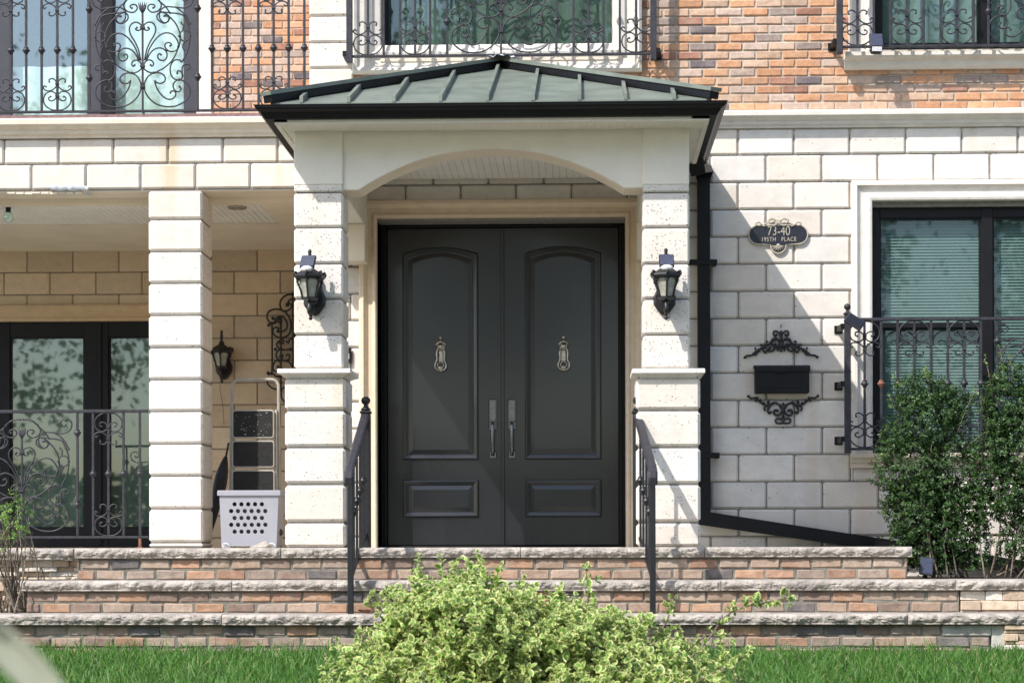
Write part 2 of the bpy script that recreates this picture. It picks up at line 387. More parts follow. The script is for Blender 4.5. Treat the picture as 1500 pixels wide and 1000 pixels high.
SB = [((.335,.205,.14), 4), ((.40,.245,.16), 4), ((.325,.235,.175), 5), ((.30,.235,.19), 5), ((.23,.165,.13), 3), ((.14,.125,.12), 1.6), ((.37,.285,.22), 4)]
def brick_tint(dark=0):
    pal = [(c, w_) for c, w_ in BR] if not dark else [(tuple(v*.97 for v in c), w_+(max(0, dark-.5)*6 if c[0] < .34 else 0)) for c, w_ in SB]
    tot = sum(w_ for _, w_ in pal)
    def f():
        r = rnd.random()*tot
        for c, w_ in pal:
            r -= w_
            if r <= 0: break
        k = rnd.uniform(.85, 1.1); return tuple(a*k for a in c)
    return f
# ================================================================= HOUSE
YR = 2.75                                    # porch and upper balcony back wall
house = empty('house', (0, 0, 0), 'two storey stone and brick house with black double door and pillared entrance', 'house')
XL, XR = PX(-190, 0), PX(1690, 0)            # ends of the facade we build
ROWT = PZ(187, 0, 1150); ROWH = .1985; PITCH = .406
# --- openings in the main wall (x0,x1,z0,z1)
DX0, DX1 = PX(553, 0), PX(918, 0); DZ1 = PZ(322, 0, 736)
SX0, SX1, SZ1 = PX(527, 0), PX(943, 0), PZ(293, 0, 736)          # outer edge of door surround
wA = P(1277, 303, 0); wB = P(1247, 266, 0); WX0, WZ1 = wA.x, wA.z; TX0, TZ1 = wB.x, wB.z
WX1 = PX(1640, 0); TX1 = WX1+(WX0-TX0); WZ0 = PZ(664, 0, 1290)
XJ = PX(488, 0)                              # left end of the main wall (return into the porch)
zc_l0, zc_l1 = PZ(202, 0, 200), PZ(172, -.1, 200)
zc_r0, zc_r1 = PZ(187, 0, 1270), PZ(160, -.1, 1270)
xo = PX(1123, 0) % PITCH
mb = MB()
block_wall(mb, XJ, XR, -.25, ROWT, 0, PITCH, ROWH, PX(1123, 0)+PITCH/2, ROWT,
           holes=[(SX0+.02, SX1-.02, -1, SZ1-.01), (TX0+.01, TX1-.01, WZ0-.10, TZ1-.01)], tintf=stint(.06))
wall = mb.build('stone_wall', M['stone'], house)
mb = MB()
for a in sub_rects((XJ, XR, -.7, ROWT), [(DX0, DX1, -.06, DZ1), (WX0, WX1, WZ0, WZ1)]):
    mb.box(a[0], a[1], .014, .30, a[2], a[3])
mb.build('wall_grout', M['grout'], wall)
# return wall of the porch, facing left
mb = MB()
k = 0; z = ROWT
while z > -.2:
    y = .35 + (PITCH/2 if k % 2 else 0) - PITCH
    while y < YR:
        ya, yb = max(y+.003, .012), min(y+PITCH-.003, YR)
        if yb-ya > .03:
            mb.tint = stint(.06)(); mb.cbox(XJ-.012, XJ+.02, ya, yb, z-ROWH+.003, z-.003, .01)
        y += PITCH
    z -= ROWH; k += 1
mb.box(XJ, XJ+.05, .02, YR, -.2, ROWT)
mb.build('porch_side_wall', M['stone_porch'], house)
# --- porch recess back wall (lower) with door opening
RX0, RX1 = PX(-230, YR), XJ
PZT = 2.585                                   # porch ceiling
rowt = PZ(365, YR, 300)
mb = MB()
LW = [PX(-20, YR), PX(218, YR)+.35, 0.0, PZ(470, YR, 120)]        # sliding door opening
LT = (LW[0]-.2, LW[1]+.14, 0.0, PZ(447, YR, 120))
block_wall(mb, RX0, RX1, -.02, rowt, YR, .4045, .1935, PX(107, YR), rowt, holes=[LT], tintf=stint(.09), ch=.007, gap=.008)
rw = mb.build('porch_wall', M['stone_porch'], house)
mb = MB()
for a in sub_rects((RX0, RX1, -.05, 3.1), [tuple(LW)]): mb.box(a[0], a[1], YR+.014, YR+.3, a[2], a[3])
mb.build('wall_grout', M['grout'], rw)
def frame_rings(mb, x0, x1, z0, z1, Y, prof, closed=True):
    """moulded surround: prof = [(inset, proud)], rectangle shrinks by inset"""
    loops = []
    for d, p in prof:
        if closed: loops.append([(x0+d, Y-p, z0+d), (x1-d, Y-p, z0+d), (x1-d, Y-p, z1-d), (x0+d, Y-p, z1-d)])
        else: loops.append([(x0+d, Y-p, z0), (x0+d, Y-p, z1-d), (x1-d, Y-p, z1-d), (x1-d, Y-p, z0)])
    mb.rings(loops, cap1=False, closed=closed)
mb = MB()
mb.tint = (.75, .62, .48)
frame_rings(mb, *LT, YR, [(0, 0), (0, .03), (.02, .035), (.05, .015), (.10, .02), (.115, .03), (.14, .03), (.14, -.05)], closed=False)
mb.build('door_surround', M['trim'], house)
# --- sliding patio door (lower left)
def glazing(name, parent, x0, x1, z0, z1, Y, bars, fw, gl, cur, fmat='frame', cw=.10, hbars=(), depth=.07, curt_kind='plain', half=None):
    """window mesh with panes and a blind; bars = [(xa, xb)] vertical members inside x0..x1"""
    mb = MB()
    mb.cbox(x0, x0+fw[0], Y, Y+depth, z0, z1, .004); mb.cbox(x1-fw[1], x1, Y, Y+depth, z0, z1, .004)
    mb.cbox(x0+fw[0], x1-fw[1], Y+.003, Y+depth, z1-fw[2], z1, .004); mb.cbox(x0+fw[0], x1-fw[1], Y+.003, Y+depth, z0, z0+fw[3], .004)
    for a, b in bars: mb.cbox(a, b, Y-.004, Y+depth, z0+.002, z1-.002, .006)
    for a, b, c, d in hbars: mb.cbox(a, b, Y+.005, Y+depth, c, d, .004)
    # thin stepped bead along every pane
    wobj = mb.build(name, M[fmat], parent)
    xs = [x0+fw[0]] + [v for ab in bars for v in ab] + [x1-fw[1]]
    for i in range(0, len(xs), 2):
        a, b = xs[i], xs[i+1]
        if b-a < .05: continue
        g = MB(); g.add([(a, Y+.035, z0+fw[3]), (b, Y+.035, z0+fw[3]), (b, Y+.035, z1-fw[2]), (a, Y+.035, z1-fw[2])], [(0, 1, 2, 3)])
        g.build('glass_pane', M[gl], wobj, recalc=False)
        bd = MB(); e = .012
        bd.box(a, b, Y+.015, Y+.035, z0+fw[3], z0+fw[3]+e); bd.box(a, b, Y+.015, Y+.035, z1-fw[2]-e, z1-fw[2])
        bd.box(a, a+e, Y+.015, Y+.035, z0+fw[3]+e, z1-fw[2]-e); bd.box(b-e, b, Y+.015, Y+.035, z0+fw[3]+e, z1-fw[2]-e)
        bd.build('glazing_bead', M[fmat], wobj)
    c = MB()
    if curt_kind == 'slats':
        z = z0+.02
        while z < z1-.02:
            t = .011; c.add([(x0+.02, Y+cw, z), (x1-.02, Y+cw, z), (x1-.02, Y+cw+t, z+.0235), (x0+.02, Y+cw+t, z+.0235)], [(0, 1, 2, 3)])
            z += .0225
        c.build('blind', M[cur], wobj)
    else:
        n = int((x1-x0)/.03); vs = []
        for i in range(n+1):
            x = x0+(x1-x0)*i/n; yy = Y+cw+.014*math.sin(i*.9)+.008*math.sin(i*.37+1)
            vs += [(x, yy, z0), (x, yy, half[1] if half and x < half[0] else z1)]
        c.add(vs, [(2*i, 2*i+2, 2*i+3, 2*i+1) for i in range(n)], True)
        c.build('curtain', M[cur], wobj)
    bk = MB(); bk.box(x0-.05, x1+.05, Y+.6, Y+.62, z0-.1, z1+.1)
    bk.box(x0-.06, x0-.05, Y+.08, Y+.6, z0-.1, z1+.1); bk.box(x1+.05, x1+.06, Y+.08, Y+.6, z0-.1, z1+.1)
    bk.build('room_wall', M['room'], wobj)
    return wobj
pd = glazing('patio_door', house, LW[0], LW[1], .0, LW[3], YR+.03,
        [(PX(122, YR), PX(158, YR))], (.20, .06, .135, .17), 'glass_dark', 'curtain_grey')
mb = MB(); mb.cbox(PX(143, YR), PX(148, YR), YR+.01, YR+.03, .02, LW[3]-.02, .003)
mb.build('meeting_stile', M['black'], pd)
# --- porch ceiling
mb = MB()
cy0, cy1 = .40, 1.33
px0, px1 = RX0, PX(384, .4)
mb.box(RX0, RX1+.02, .30, cy0, PZT, PZT+.05); mb.box(RX0, RX1+.02, cy1, YR+.03, PZT, PZT+.05); mb.box(px1, RX1+.02, cy0, cy1, PZT, PZT+.05)
ce = mb.build('porch_ceiling', M['plaster'], house)
mb = MB(); x = RX0
while x < px1-.02:
    mb.cbox(x, x+.046, cy0, cy1, PZT+.012, PZT+.04, .005); x += .048
mb.build('beadboard', M['beadboard'], ce)
lc = P(348, 306, 1); sc_ = PZT
mb = MB(); prof = [(.0, PZT-.002), (.052, PZT-.004), (.062, PZT-.010), (.072, PZT-.004), (.072, PZT+.02)]
ty = CAM.y + (PZT-.02-.02)/((797-306)/3000.); ltx = PX(348, ty)
mb.lathe(ltx, ty, [(.045, PZT+.010), (.055, PZT+.002), (.068, PZT-.002), (.074, PZT+.004), (.074, PZT+.013)], 24)
mb.build('recessed_light', M['brass'], house)
# --- beam over the porch (stone veneer) and its soffit
BX0, BX1 = XL, PX(440, 0)
bz1 = zc_l0; bz0 = PZ(277, 0, 250); bh = (bz1-bz0)/2
mb = MB(); block_wall(mb, BX0, BX1, bz0, bz1, 0, PITCH, bh, PX(247, 0), bz1, tintf=stint(.05), ch=.012)
bm_ = mb.build('porch_beam', M['stone_beam'], house)
mb = MB(); mb.box(BX0, BX1+.3, .014, .30, bz0-.004, bz1); mb.build('beam_core', M['grout'], bm_)
mb = MB(); mb.box(BX0, XJ, .02, .31, bz0-.012, bz0-.0045); mb.build('beam_soffit', M['plaster'], bm_)
# peeling boards and a patch of plastic sheet at the left end of the soffit
mb = MB()
for i in range(9):
    x = PX(14, .05)+i*.062
    mb.box(x, x+.056, .01, .09, bz0-.022-.003*(i % 3), bz0-.014, rot=Matrix.Rotation(.07*(i % 3-1), 3, 'Z'))
mb.build('loose_board', M['plaster'], bm_)
mb = MB(); a = P(72, 272, -.02); b = P(128, 277, -.02); g = 14; vs = []
for i in range(g+1):
    for j in range(5):
        t = i/g; x = a.x+(b.x-a.x)*t + .01*math.sin(j*2+i); zz = a.z+.004*math.sin(i*1.3) + (0, -.03, -.035, -.04, -.045)[j]; yy = -.012+(0, -.002, .03, .09, .16)[j]+.004*math.sin(i*2.1+j)
        vs.append((x, yy, zz))
mb.add(vs, [(i*5+j, i*5+j+1, i*5+j+6, i*5+j+5) for i in range(g) for j in range(4)], True)
mb.build('plastic_patch', M['tape'], bm_)
# --- cornices
def extr_x(mb, x0, x1, prof, Y=0):
    """profile [(proud, z)] run along x"""
    n = max(2, int((x1-x0)/.5)); loops = []
    for i in range(n+1):
        x = x0+(x1-x0)*i/n; loops.append([(x, Y-p, z) for p, z in prof])
    mb.rings(loops, cap0=True, cap1=True)
def cornice(x0, x1, za, zb, name='cornice', mat='trim_white'):
    h = zb-za; mb = MB()
    extr_x(mb, x0, x1, [(-.05, za), (.02, za), (.025, za+.12*h), (.045, za+.2*h), (.05, za+.38*h), (.062, za+.42*h), (.08, za+.55*h), (.105, za+.66*h), (.108, za+.9*h), (.10, zb), (-.05, zb)])
    return mb.build(name, M[mat], house)
cornice(PX(1030, 0), XR, zc_r0, zc_r1)
cl = cornice(XL, PX(470, 0), zc_l0, zc_l1, mat='trim')
cornice(PX(470, 0)+.002, PX(1030, 0)-.002, zc_r0, zc_r1)
mb = MB(); mb.box(XL, PX(457, 0), -.085, YR+.02, zc_l1+.003, zc_l1+.027); mb.build('balcony_deck', M['deck'], house)
DECK = zc_l1+.027
# --- upper storey walls
UZ0 = zc_r1-.06; UZ1 = 5.62; WTOP = 5.12
QX0, QX1 = PX(457, 0), PX(515, 0)
CW = (PX(560, 0), PX(912, 0), PZ(82, 0, 736), WTOP)             # centre window opening
CT = (PX(517, 0), PX(941, 0), PZ(108, 0, 736))
UWx0, UWz0 = PX(1282, 0, 40), PZ(73, 0, 1290)
mb = MB(); f = brick_tint()
bxs = PX(957, 0)
rt = PZ(148, 0, 1200)+.067*14+.063*24
block_wall(mb, QX1+.02, XR, UZ0, UZ1, 0, .1925, .0630, PX(1050, 0), rt+.0,
           holes=[(CT[0]+.01, CT[1]-.01, CT[2], WTOP+.19), (PX(1246, 0), PX(1675, 0), UWz0-.05, WTOP+.19)], gap=.009, vgap=.008, ch=.007, thick=.04, jit=.004, tintf=f)
bw = mb.build('brick_wall', M['brick'], house)
mb = MB()
for a in sub_rects((QX0, XR, UZ0-.1, UZ1+.02), [CW, (UWx0, PX(1640, 0), UWz0, WTOP)]): mb.box(a[0], a[1], .011, .3, a[2], a[3])
mb.build('mortar_bed', M['mortar'], bw)
mb = MB()
for i, (za, zb) in enumerate([(PZ(140, 0), PZ(98.5, 0)), (PZ(98.5, 0), PZ(61, 0)), (PZ(61, 0), PZ(22, 0)), (PZ(22, 0), PZ(-17, 0))]+[(PZ(-17, 0)+.196*i, min(UZ1, PZ(-17, 0)+.196*(i+1))) for i in range(7)]):
    mb.tint = stint(.04)(); mb.cbox(QX0-.012, QX1+.02, -.022, .25, za+.004, zb-.004, .014)
mb.box(QX0, QX1, 0, .29, UZ0, UZ1)
mb.box(QX0-.002, QX0+.25, .1, YR, UZ0, UZ1)
mb.build('quoin', M['stone'], house)
# upper left recessed wall
mb = MB(); f = brick_tint()
UB0, UB1 = PX(308, YR, 100), QX0+.1
block_wall(mb, RX0, UB1, DECK-.02, UZ1, YR, .182, .0635, UB0+.09, DECK+.0635*40, holes=[(PX(-24, YR), PX(313, YR)-.01, 0, WTOP+.02)], gap=.009, vgap=.008, ch=.006, thick=.04, jit=.003, tintf=f)
ub = mb.build('brick_wall', M['brick'], house)
mb = MB(); mb.box(PX(292, YR), QX0+.2, YR+.011, YR+.3, DECK-.1, UZ1); mb.box(PX(-18, YR), PX(292, YR), YR+.011, YR+.3, WTOP+.002, UZ1); mb.build('mortar_bed', M['mortar'], ub); mb = MB(); mb.box(RX0, PX(-21, YR), YR+.011, YR+.3, DECK-.1, UZ1); mb.build('mortar_bed', M['mortar'], ub)
mb = MB(); mb.tint = (1, .97, .95); mb.cbox(PX(289, YR), PX(313, YR), YR-.02, YR+.2, DECK, WTOP, .012)
mb.build('door_trim', M['trim_white'], house)
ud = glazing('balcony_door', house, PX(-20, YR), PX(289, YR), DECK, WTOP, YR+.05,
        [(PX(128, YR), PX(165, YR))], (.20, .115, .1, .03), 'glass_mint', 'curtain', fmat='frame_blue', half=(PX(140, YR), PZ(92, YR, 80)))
mb = MB(); mb.box(PX(147, YR), PX(164, YR), YR+.035, YR+.046, DECK+.01, PZ(-69, YR)); mb.build('door_gap', M['black'], ud)
mb = MB(); mb.cbox(QX0-.05, XR+.05, -.07, .36, UZ1+.001, UZ1+.09, .012); mb.build('coping', M['trim_white'], house)
mb = MB(); mb.cbox(RX0, QX0-.052, YR-.07, YR+.36, UZ1+.001, UZ1+.09, .012); mb.build('coping', M['trim_white'], house)
# --- centre upper window with trim
cw = glazing('window', house, CW[0], CW[1], CW[2], WTOP, .05, [], (.035, .035, .06, .035), 'glass_dark', 'curtain_grey')
mb = MB()
frame_rings(mb, CT[0], CT[1], CT[2], WTOP+.2, 0, [(0, -.03), (0, .045), (.02, .06), (.04, .05), (.055, .03), (.11, .025), (.125, .045), (.15, .05), (.165, .03), (.205, .02), (CW[0]-CT[0]-.005, .015), (CW[0]-CT[0], -.06)])
mb.build('window_trim', M['trim_white'], house)
mb = MB(); mb.cbox(CW[0]-.01, CW[1]+.01, -.035, .1, CW[2]-.05, CW[2]+.004, .008); mb.build('window_sill', M['trim'], house)
# --- right upper window
uw = glazing('window', house, UWx0, PX(1640, 0), UWz0, WTOP, .05,
        [(PX(1436, 0, 40), PX(1452, 0, 40))], (.05, .07, .06, .05), 'glass_teal', 'curtain_grey', fmat='black', depth=.07)
mb = MB()
frame_rings(mb, PX(1243, 0, 40), PX(1680, 0), UWz0-.07, WTOP+.2, 0, [(0, -.03), (0, .03), (.02, .045), (.045, .03), (.12, .025), (.14, .04), (UWx0-PX(1243, 0, 40)-.01, .03), (UWx0-PX(1243, 0, 40), -.06)], closed=False)
mb.build('window_trim', M['trim_white'], house)
mb = MB(); sz1 = PZ(76, -.1, 1300); sz0 = PZ(101, -.04, 1300); h = sz1-sz0
extr_x(mb, PX(1236, 0, 90), XR, [(-.02, sz0), (.03, sz0), (.05, sz0+.2*h), (.06, sz0+.5*h), (.10, sz0+.62*h), (.115, sz0+.75*h), (.115, sz1), (-.02, sz1+.004)])
mb.build('window_sill', M['trim_white'], house)
# --- right lower window
lw = glazing('window', house, WX0, WX1, WZ0, WZ1, .05,
        [(PX(1440, 0), PX(1457, 0))], (.065, .07, .075, .06), 'glass_teal', 'blind', fmat='black', depth=.07, curt_kind='slats',
        hbars=[(WX0+.06, PX(1441, 0), PZ(480, .05, 1350), PZ(472, .05, 1350))], cw=.085)
mb = MB(); tw = WX0-TX0
frame_rings(mb, TX0, TX1, WZ0-.02, TZ1, 0, [(0, -.03), (0, .035), (.012, .05), (.035, .052), (.05, .03), (.07, .02), (.095, .018), (.105, .04), (.125, .045), (tw-.006, .04), (tw, .03), (tw, -.07)], closed=False)
mb.build('window_trim', M['trim_white'], house)
mb = MB(); s0 = WZ0-.105; s1 = WZ0
extr_x(mb, TX0-.01, TX1, [(-.02, s0), (.03, s0), (.034, s0+.03), (.05, s0+.04), (.055, s0+.06), (.085, s0+.075), (.09, s1), (-.06, s1+.003)])
mb.build('window_sill', M['trim'], house)
# --- door surround and double door
mb = MB(); tw = DX0-SX0; mb.tint = (.93, .85, .76)
frame_rings(mb, SX0, SX1, -.02, SZ1, 0, [(0, -.03), (0, .045), (.012, .062), (.035, .066), (.05, .05), (.062, .03), (.095, .03), (.105, .045), (.118, .05), (tw-.004, .045), (tw, .035), (tw, -.30)], closed=False)
mb.build('door_surround', M['trim'], house)
DY = .22
mb = MB(); fz = DZ1-.004
a0, a1 = DX0+.005, DX1-.005; jw = .045; hd = PZ(333, DY, 736)
for q in ((a0, a0+jw), (a1-jw, a1)):
    mb.cbox(q[0], q[1], DY-.03, DY+.09, -.01, fz, .006)
mb.cbox(a0+jw, a1-jw, DY-.028, DY+.09, hd, fz-.001, .006)
mb.cbox(a0+jw*.55, a0+jw, DY-.045, DY-.028, -.01, hd, .004); mb.cbox(a1-jw, a1-jw*.55, DY-.045, DY-.028, -.01, hd, .004)
df = mb.build('door_frame', M['black'], house)
mb = MB(); mb.cbox(a0, a1, DY-.09, DY+.2, -.03, .012, .005); mb.build('threshold', M['black'], df)
dm = PX(737, DY)
def leaf(x0, x1, ux0, ux1, hx, kx, side):
    mb = MB(); Y = DY
    mb.cbox(x0, x1, Y, Y+.045, .014, hd-.003, .004)
    for (za, zb, rise) in ((PZ(673, Y), PZ(371, Y), PZ(361, Y)-PZ(371, Y)), (PZ(757, Y), PZ(702, Y), 0)):
        prof = [(0, 0), (.001, .007), (.006, .013), (.013, .0145), (.034, .008), (.036, .002), (.041, .001), (.043, -.001), (.074, .0065), (.077, .0068)]
        loops = []
        for d, p in prof:
            xa, xb = ux0+d, ux1-d; l = [(xa, Y-p-.001, za+d), (xb, Y-p-.001, za+d)]
            n = 16 if rise else 1
            if rise:
                for i in range(n+1):
                    t = i/n; x = xb+(xa-xb)*t; l.append((x, Y-p-.001, zb-d+rise*(1-(2*t-1)**2)))
            else: l += [(xb, Y-p-.001, zb-d), (xa, Y-p-.001, zb-d)]
            loops.append(l)
        mb.rings(loops)
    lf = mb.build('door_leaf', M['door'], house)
    # handle set
    h = MB(); z0, z1 = PZ(630, Y-.02), PZ(584, Y-.02); wd = .033
    h.cbox(hx-wd, hx+wd, Y-.016, Y, z0, z1, .006); h.cbox(hx-wd+.01, hx+wd-.01, Y-.022, Y-.016, z0+.01, z1-.01, .003)
    h.add(*cyl_y(hx, Y-.022, z1-.058, .017, .012), False); h.add(*cyl_y(hx, Y-.034, z1-.058, .010, .006), False)
    h.cbox(hx-.022, hx+.022, Y-.055, Y-.022, z0+.062, z0+.078, .003)
    zb = PZ(671, Y-.02)
    h.cbox(hx-.028, hx+.028, Y-.014, Y, zb, zb+.052, .005)
    h.tube([(hx, Y-.022, z0+.05), (hx, Y-.06, z0+.045), (hx, Y-.065, z0+.03), (hx, Y-.062, (z0+zb)/2), (hx, Y-.05, zb+.06), (hx, Y-.03, zb+.03), (hx, Y-.01, zb+.026)], [.012, .013, .013, .012, .013, .015, .012], 6, flat=1)
    h.build('door_handle', M['nickel'], lf)
    # knocker
    kz = PZ(519, Y-.02); k = MB(); y = Y-.012
    k.ball((kx, y-.012, kz+.125), .013, 8)
    k.tube([(kx, y-.004, kz+.11), (kx, y-.006, kz+.09)], [.006, .010], 6)
    k.tube([(kx-.04, y-.006, kz+.068), (kx-.02, y-.01, kz+.088), (kx, y-.012, kz+.098), (kx+.02, y-.01, kz+.088), (kx+.04, y-.006, kz+.068)], .008, 6)
    k.cbox(kx-.03, kx+.03, y-.008, y+.012, kz+.035, kz+.08, .008); k.ball((kx, y-.012, kz+.058), .018, 8, sy=.7)
    k.cbox(kx-.02, kx+.02, y-.004, y+.012, kz-.06, kz+.035, .008)
    for s in (-1, 1):
        k.tube(cr([(kx+s*.022, y-.012, kz+.045), (kx+s*.030, y-.02, kz+.01), (kx+s*.028, y-.02, kz-.04), (kx+s*.042, y-.022, kz-.075), (kx+s*.034, y-.024, kz-.105), (kx, y-.026, kz-.122)], 5), .0065, 6)
        k.tube(cr([(kx, y-.016, kz-.05), (kx+s*.018, y-.02, kz-.065), (kx+s*.024, y-.02, kz-.085), (kx+s*.010, y-.02, kz-.09)], 5), .005, 5)
    k.ball((kx, y-.02, kz-.10), .022, 8, sy=.6, sz=.8)
    k.build('door_knocker', M['brass'], lf)
    return lf
def cyl_y(x, y, z, r, h, n=16):
    vs = [(x+r*math.cos(2*PI*k/n), y-j*h, z+r*math.sin(2*PI*k/n)) for j in (0, 1) for k in range(n)]
    return vs, [(k, (k+1) % n, n+(k+1) % n, n+k) for k in range(n)] + [tuple(range(n-1, -1, -1)), tuple(n+k for k in range(n))]
leaf(a0+jw+.003, dm-.004, PX(590, DY), PX(701, DY), PX(722, DY), PX(646, DY), -1)
leaf(dm+.003, a1-jw-.003, PX(769, DY), PX(881, DY), PX(750, DY), PX(826, DY), 1)
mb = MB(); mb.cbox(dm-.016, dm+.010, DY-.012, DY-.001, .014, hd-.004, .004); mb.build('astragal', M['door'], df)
mb = MB(); mb.box(DX0-.1, DX1+.1, DY+.05, DY+.12, -.1, DZ1+.1); mb.build('door_backing', M['black'], df)
# --- doorbell
d = P(510, 521, 0)
mb = MB(); mb.cbox(d.x-.024, d.x+.024, -.032, -.001, d.z-.056, d.z+.056, .006)
db = empty('doorbell', (d.x, 0, d.z), 'small dark rectangular doorbell on the stone beside the door surround', 'doorbell')
b1 = mb.build('bell_housing', M['frame'], db)
mb = MB(); mb.cbox(d.x-.013, d.x+.013, -.038, -.032, d.z-.028, d.z+.012, .003); mb.build('bell_button', M['lens'], db)

# --- post of the porch
def blocks_pillar(mb, x0, x1, y0, y1, zs, ch=.016, tint=stint(.04), inset=.012):
    for a, b in zip(zs[:-1], zs[1:]):
        mb.tint = tint(); mb.cbox(x0, x1, y0, y1, a+.0055, b-.0055, ch)
    mb.tint = (1, 1, 1)
px0, px1 = PX(218, .01), PX(297, .01)
zs = [0.0] + [PZ(v, .01, 257) for v in (794.5, 745, 697, 650, 602.5, 556, 509, 461.8, 414.9, 368.5, 321.6)] + [bz0-.006]
mb = MB(); blocks_pillar(mb, px0, px1, .006, .42, zs)
po = mb.build('porch_post', M['stone_pit'], house)
mb = MB(); mb.box(px0+.014, px1-.014, .022, .40, 0, bz0-.008); mb.build('post_core', M['grout'], po)

# ================================================================= ENTRANCE PORTICO (parts of the house)
FY = -1.66
def pz(v, Y=FY, x=465): return PZ(v, Y, x)
pill = []
for (ux0, ux1, lx0, lx1, cx0, cx1, xx, side) in ((431, 503, 417, 506, 406, 513, 465, 1), (942, 1010.5, 932, 1026, 926, 1033, 976, -1)):
    x0, x1 = PX(ux0, FY), PX(ux1, FY)
    zs = [pz(540, FY, xx)] + [pz(v, FY, xx) for v in (490.5, 438, 386.5, 333.5, 281.5)]
    mb = MB(); blocks_pillar(mb, x0, x1, FY, FY+.32, zs, ch=.013)
    up = mb.build('pillar', M['stone_pit'], house)
    mb = MB(); mb.box(x0+.012, x1-.012, FY+.014, FY+.31, zs[0], pz(280)); mb.build('pillar_core', M['grout'], up)
    a0_, a1_ = PX(lx0, FY-.05), PX(lx1, FY-.05); yb = FY+.37
    zs = [0.0] + [pz(v, FY-.05, xx) for v in (765, 709, 655, 601, 552)]
    mb = MB(); blocks_pillar(mb, a0_, a1_, FY-.05, yb, zs, ch=.018)
    pe = mb.build('pedestal', M['stone_pit'], house)
    mb = MB(); mb.box(a0_+.014, a1_-.014, FY-.034, yb-.01, 0, zs[-1]); mb.build('pedestal_core', M['grout'], pe)
    c0, c1 = PX(cx0, FY-.1), PX(cx1, FY-.1); za, zb = zs[-1]-.006, pz(539.5, FY-.1, xx)
    h = zb-za; mb = MB()
    loops = []
    for o_, z in ((.055, za), (.05, za+.2*h), (.028, za+.38*h), (.01, za+.5*h), (.0, za+.52*h), (0, zb-.004), (.006, zb)):
        loops.append([(c0+o_, FY-.1+o_, z), (c1-o_, FY-.1+o_, z), (c1-o_, yb+.05-o_, z), (c0+o_, yb+.05-o_, z)])
    mb.rings(loops, cap0=True); mb.build('pedestal_cap', M['stone'], house)
    # stucco head of the pillar with small moulding
    z0, z1 = pz(281, FY, xx), pz(191, FY, xx)+.03
    mb = MB(); mb.tint = (.96, .96, .93); mb.cbox(x0+.002, x1-.002, FY-.006, FY+.32, z0, pz(271, FY, xx), .008)
    mb.build('pillar_moulding', M['stone_pit'], up)
    mb = MB(); mb.cbox(x0+.001, x1-.001, FY-.003, FY+.32, pz(271, FY, xx)+.0005, z1, .006)
    mb.build('pillar_head', M['stucco'], up)
    pill.append((x0, x1))
# front arched beam
bx0, bx1 = pill[0][1]-.003, pill[1][0]+.003
bt = pz(190)+.03; b0 = pz(275.5, FY, 720)
ax0, ax1 = PX(525, FY), PX(915, FY); ac = pz(217, FY, 720)
n = 28; bot = [(bx0, b0)]
for i in range(n+1):
    t = i/n; u = 2*t-1; s_ = (1-abs(u)**2.15)
    bot.append((ax0+(ax1-ax0)*t, b0+(ac-b0)*s_))
bot.append((bx1, b0))
mb = MB(); vs = []; Yf, Yb = FY+.018, FY+.26
for x, z in bot: vs += [(x, Yf, z), (x, Yf, bt), (x, Yb, z), (x, Yb, bt)]
fs = []
for i in range(len(bot)-1):
    a = 4*i; b = a+4; fs += [(a, b, b+1, a+1), (a+2, a+3, b+3, b+2), (a, a+2, b+2, b), (a+1, b+1, b+3, a+3)]
fs += [(0, 1, 3, 2), (len(vs)-4, len(vs)-2, len(vs)-1, len(vs)-3)]
mb.add(vs, fs)
beam = mb.build('arched_beam', M['stucco'], house)
mb = MB()                                   # smooth plaster lining on the arch soffit
vs = []
for x, z in bot: vs += [(x, Yf+.004, z-.0005), (x, Yf+.004, z-.0045), (x, Yb+.02, z-.0005), (x, Yb+.02, z-.0045)]
mb.add(vs, [tuple(q) for i in range(len(bot)-1) for q in ((4*i, 4*i+4, 4*i+5, 4*i+1), (4*i+1, 4*i+5, 4*i+7, 4*i+3), (4*i+2, 4*i+3, 4*i+7, 4*i+6), (4*i, 4*i+2, 4*i+6, 4*i+4))])
mb.build('arch_lining', M['plaster'], beam)
# side beams back to the wall
for (x0, x1) in pill:
    mb = MB(); mb.cbox(x0+.01, x1-.01, FY+.321, -.001, b0+.0, bt-.001, .006)
    mb.build('side_beam', M['stucco'], house)
    mb = MB(); mb.cbox(x0+.004, x1-.004, -.24, -.002, b0-.27, b0-.001, .006)
    mb.build('wall_bracket', M['plaster'], house)
# ceiling of the portico
CZ = PZ(262, 0, 736)
mb = MB(); x = pill[0][1]-.01
while x < pill[1][0]:
    mb.cbox(x, min(x+.0475, pill[1][0]+.01), FY+.262, -.002, CZ, CZ+.03, .003); x += .0487
mb.build('portico_ceiling', M['beadboard'], house)
# soffit under the eaves
ES0, ES1, EY = PX(403, -1.95), PX(1040, -1.95), -1.95
SZ = PZ(176.5, EY, 720)
mb = MB(); x = ES0
mb.box(ES0, pill[0][0]-.001, EY, -.002, SZ, SZ+.02); mb.box(pill[1][1]+.001, ES1, EY, -.002, SZ, SZ+.02)
x = ES0+.01
while x < ES1-.03:
    mb.cbox(x, x+.0478, EY+.03, FY+.016, SZ-.003, SZ+.012, .002); x += .0485
mb.box(ES0, ES1, EY, EY+.03, SZ-.012, SZ+.02)
mb.box(ES0, ES0+.03, EY+.03, -.01, SZ-.012, SZ-.0005); mb.box(ES1-.03, ES1, EY+.03, -.01, SZ-.012, SZ-.0005)
mb.build('eave_soffit', M['stucco'], house)
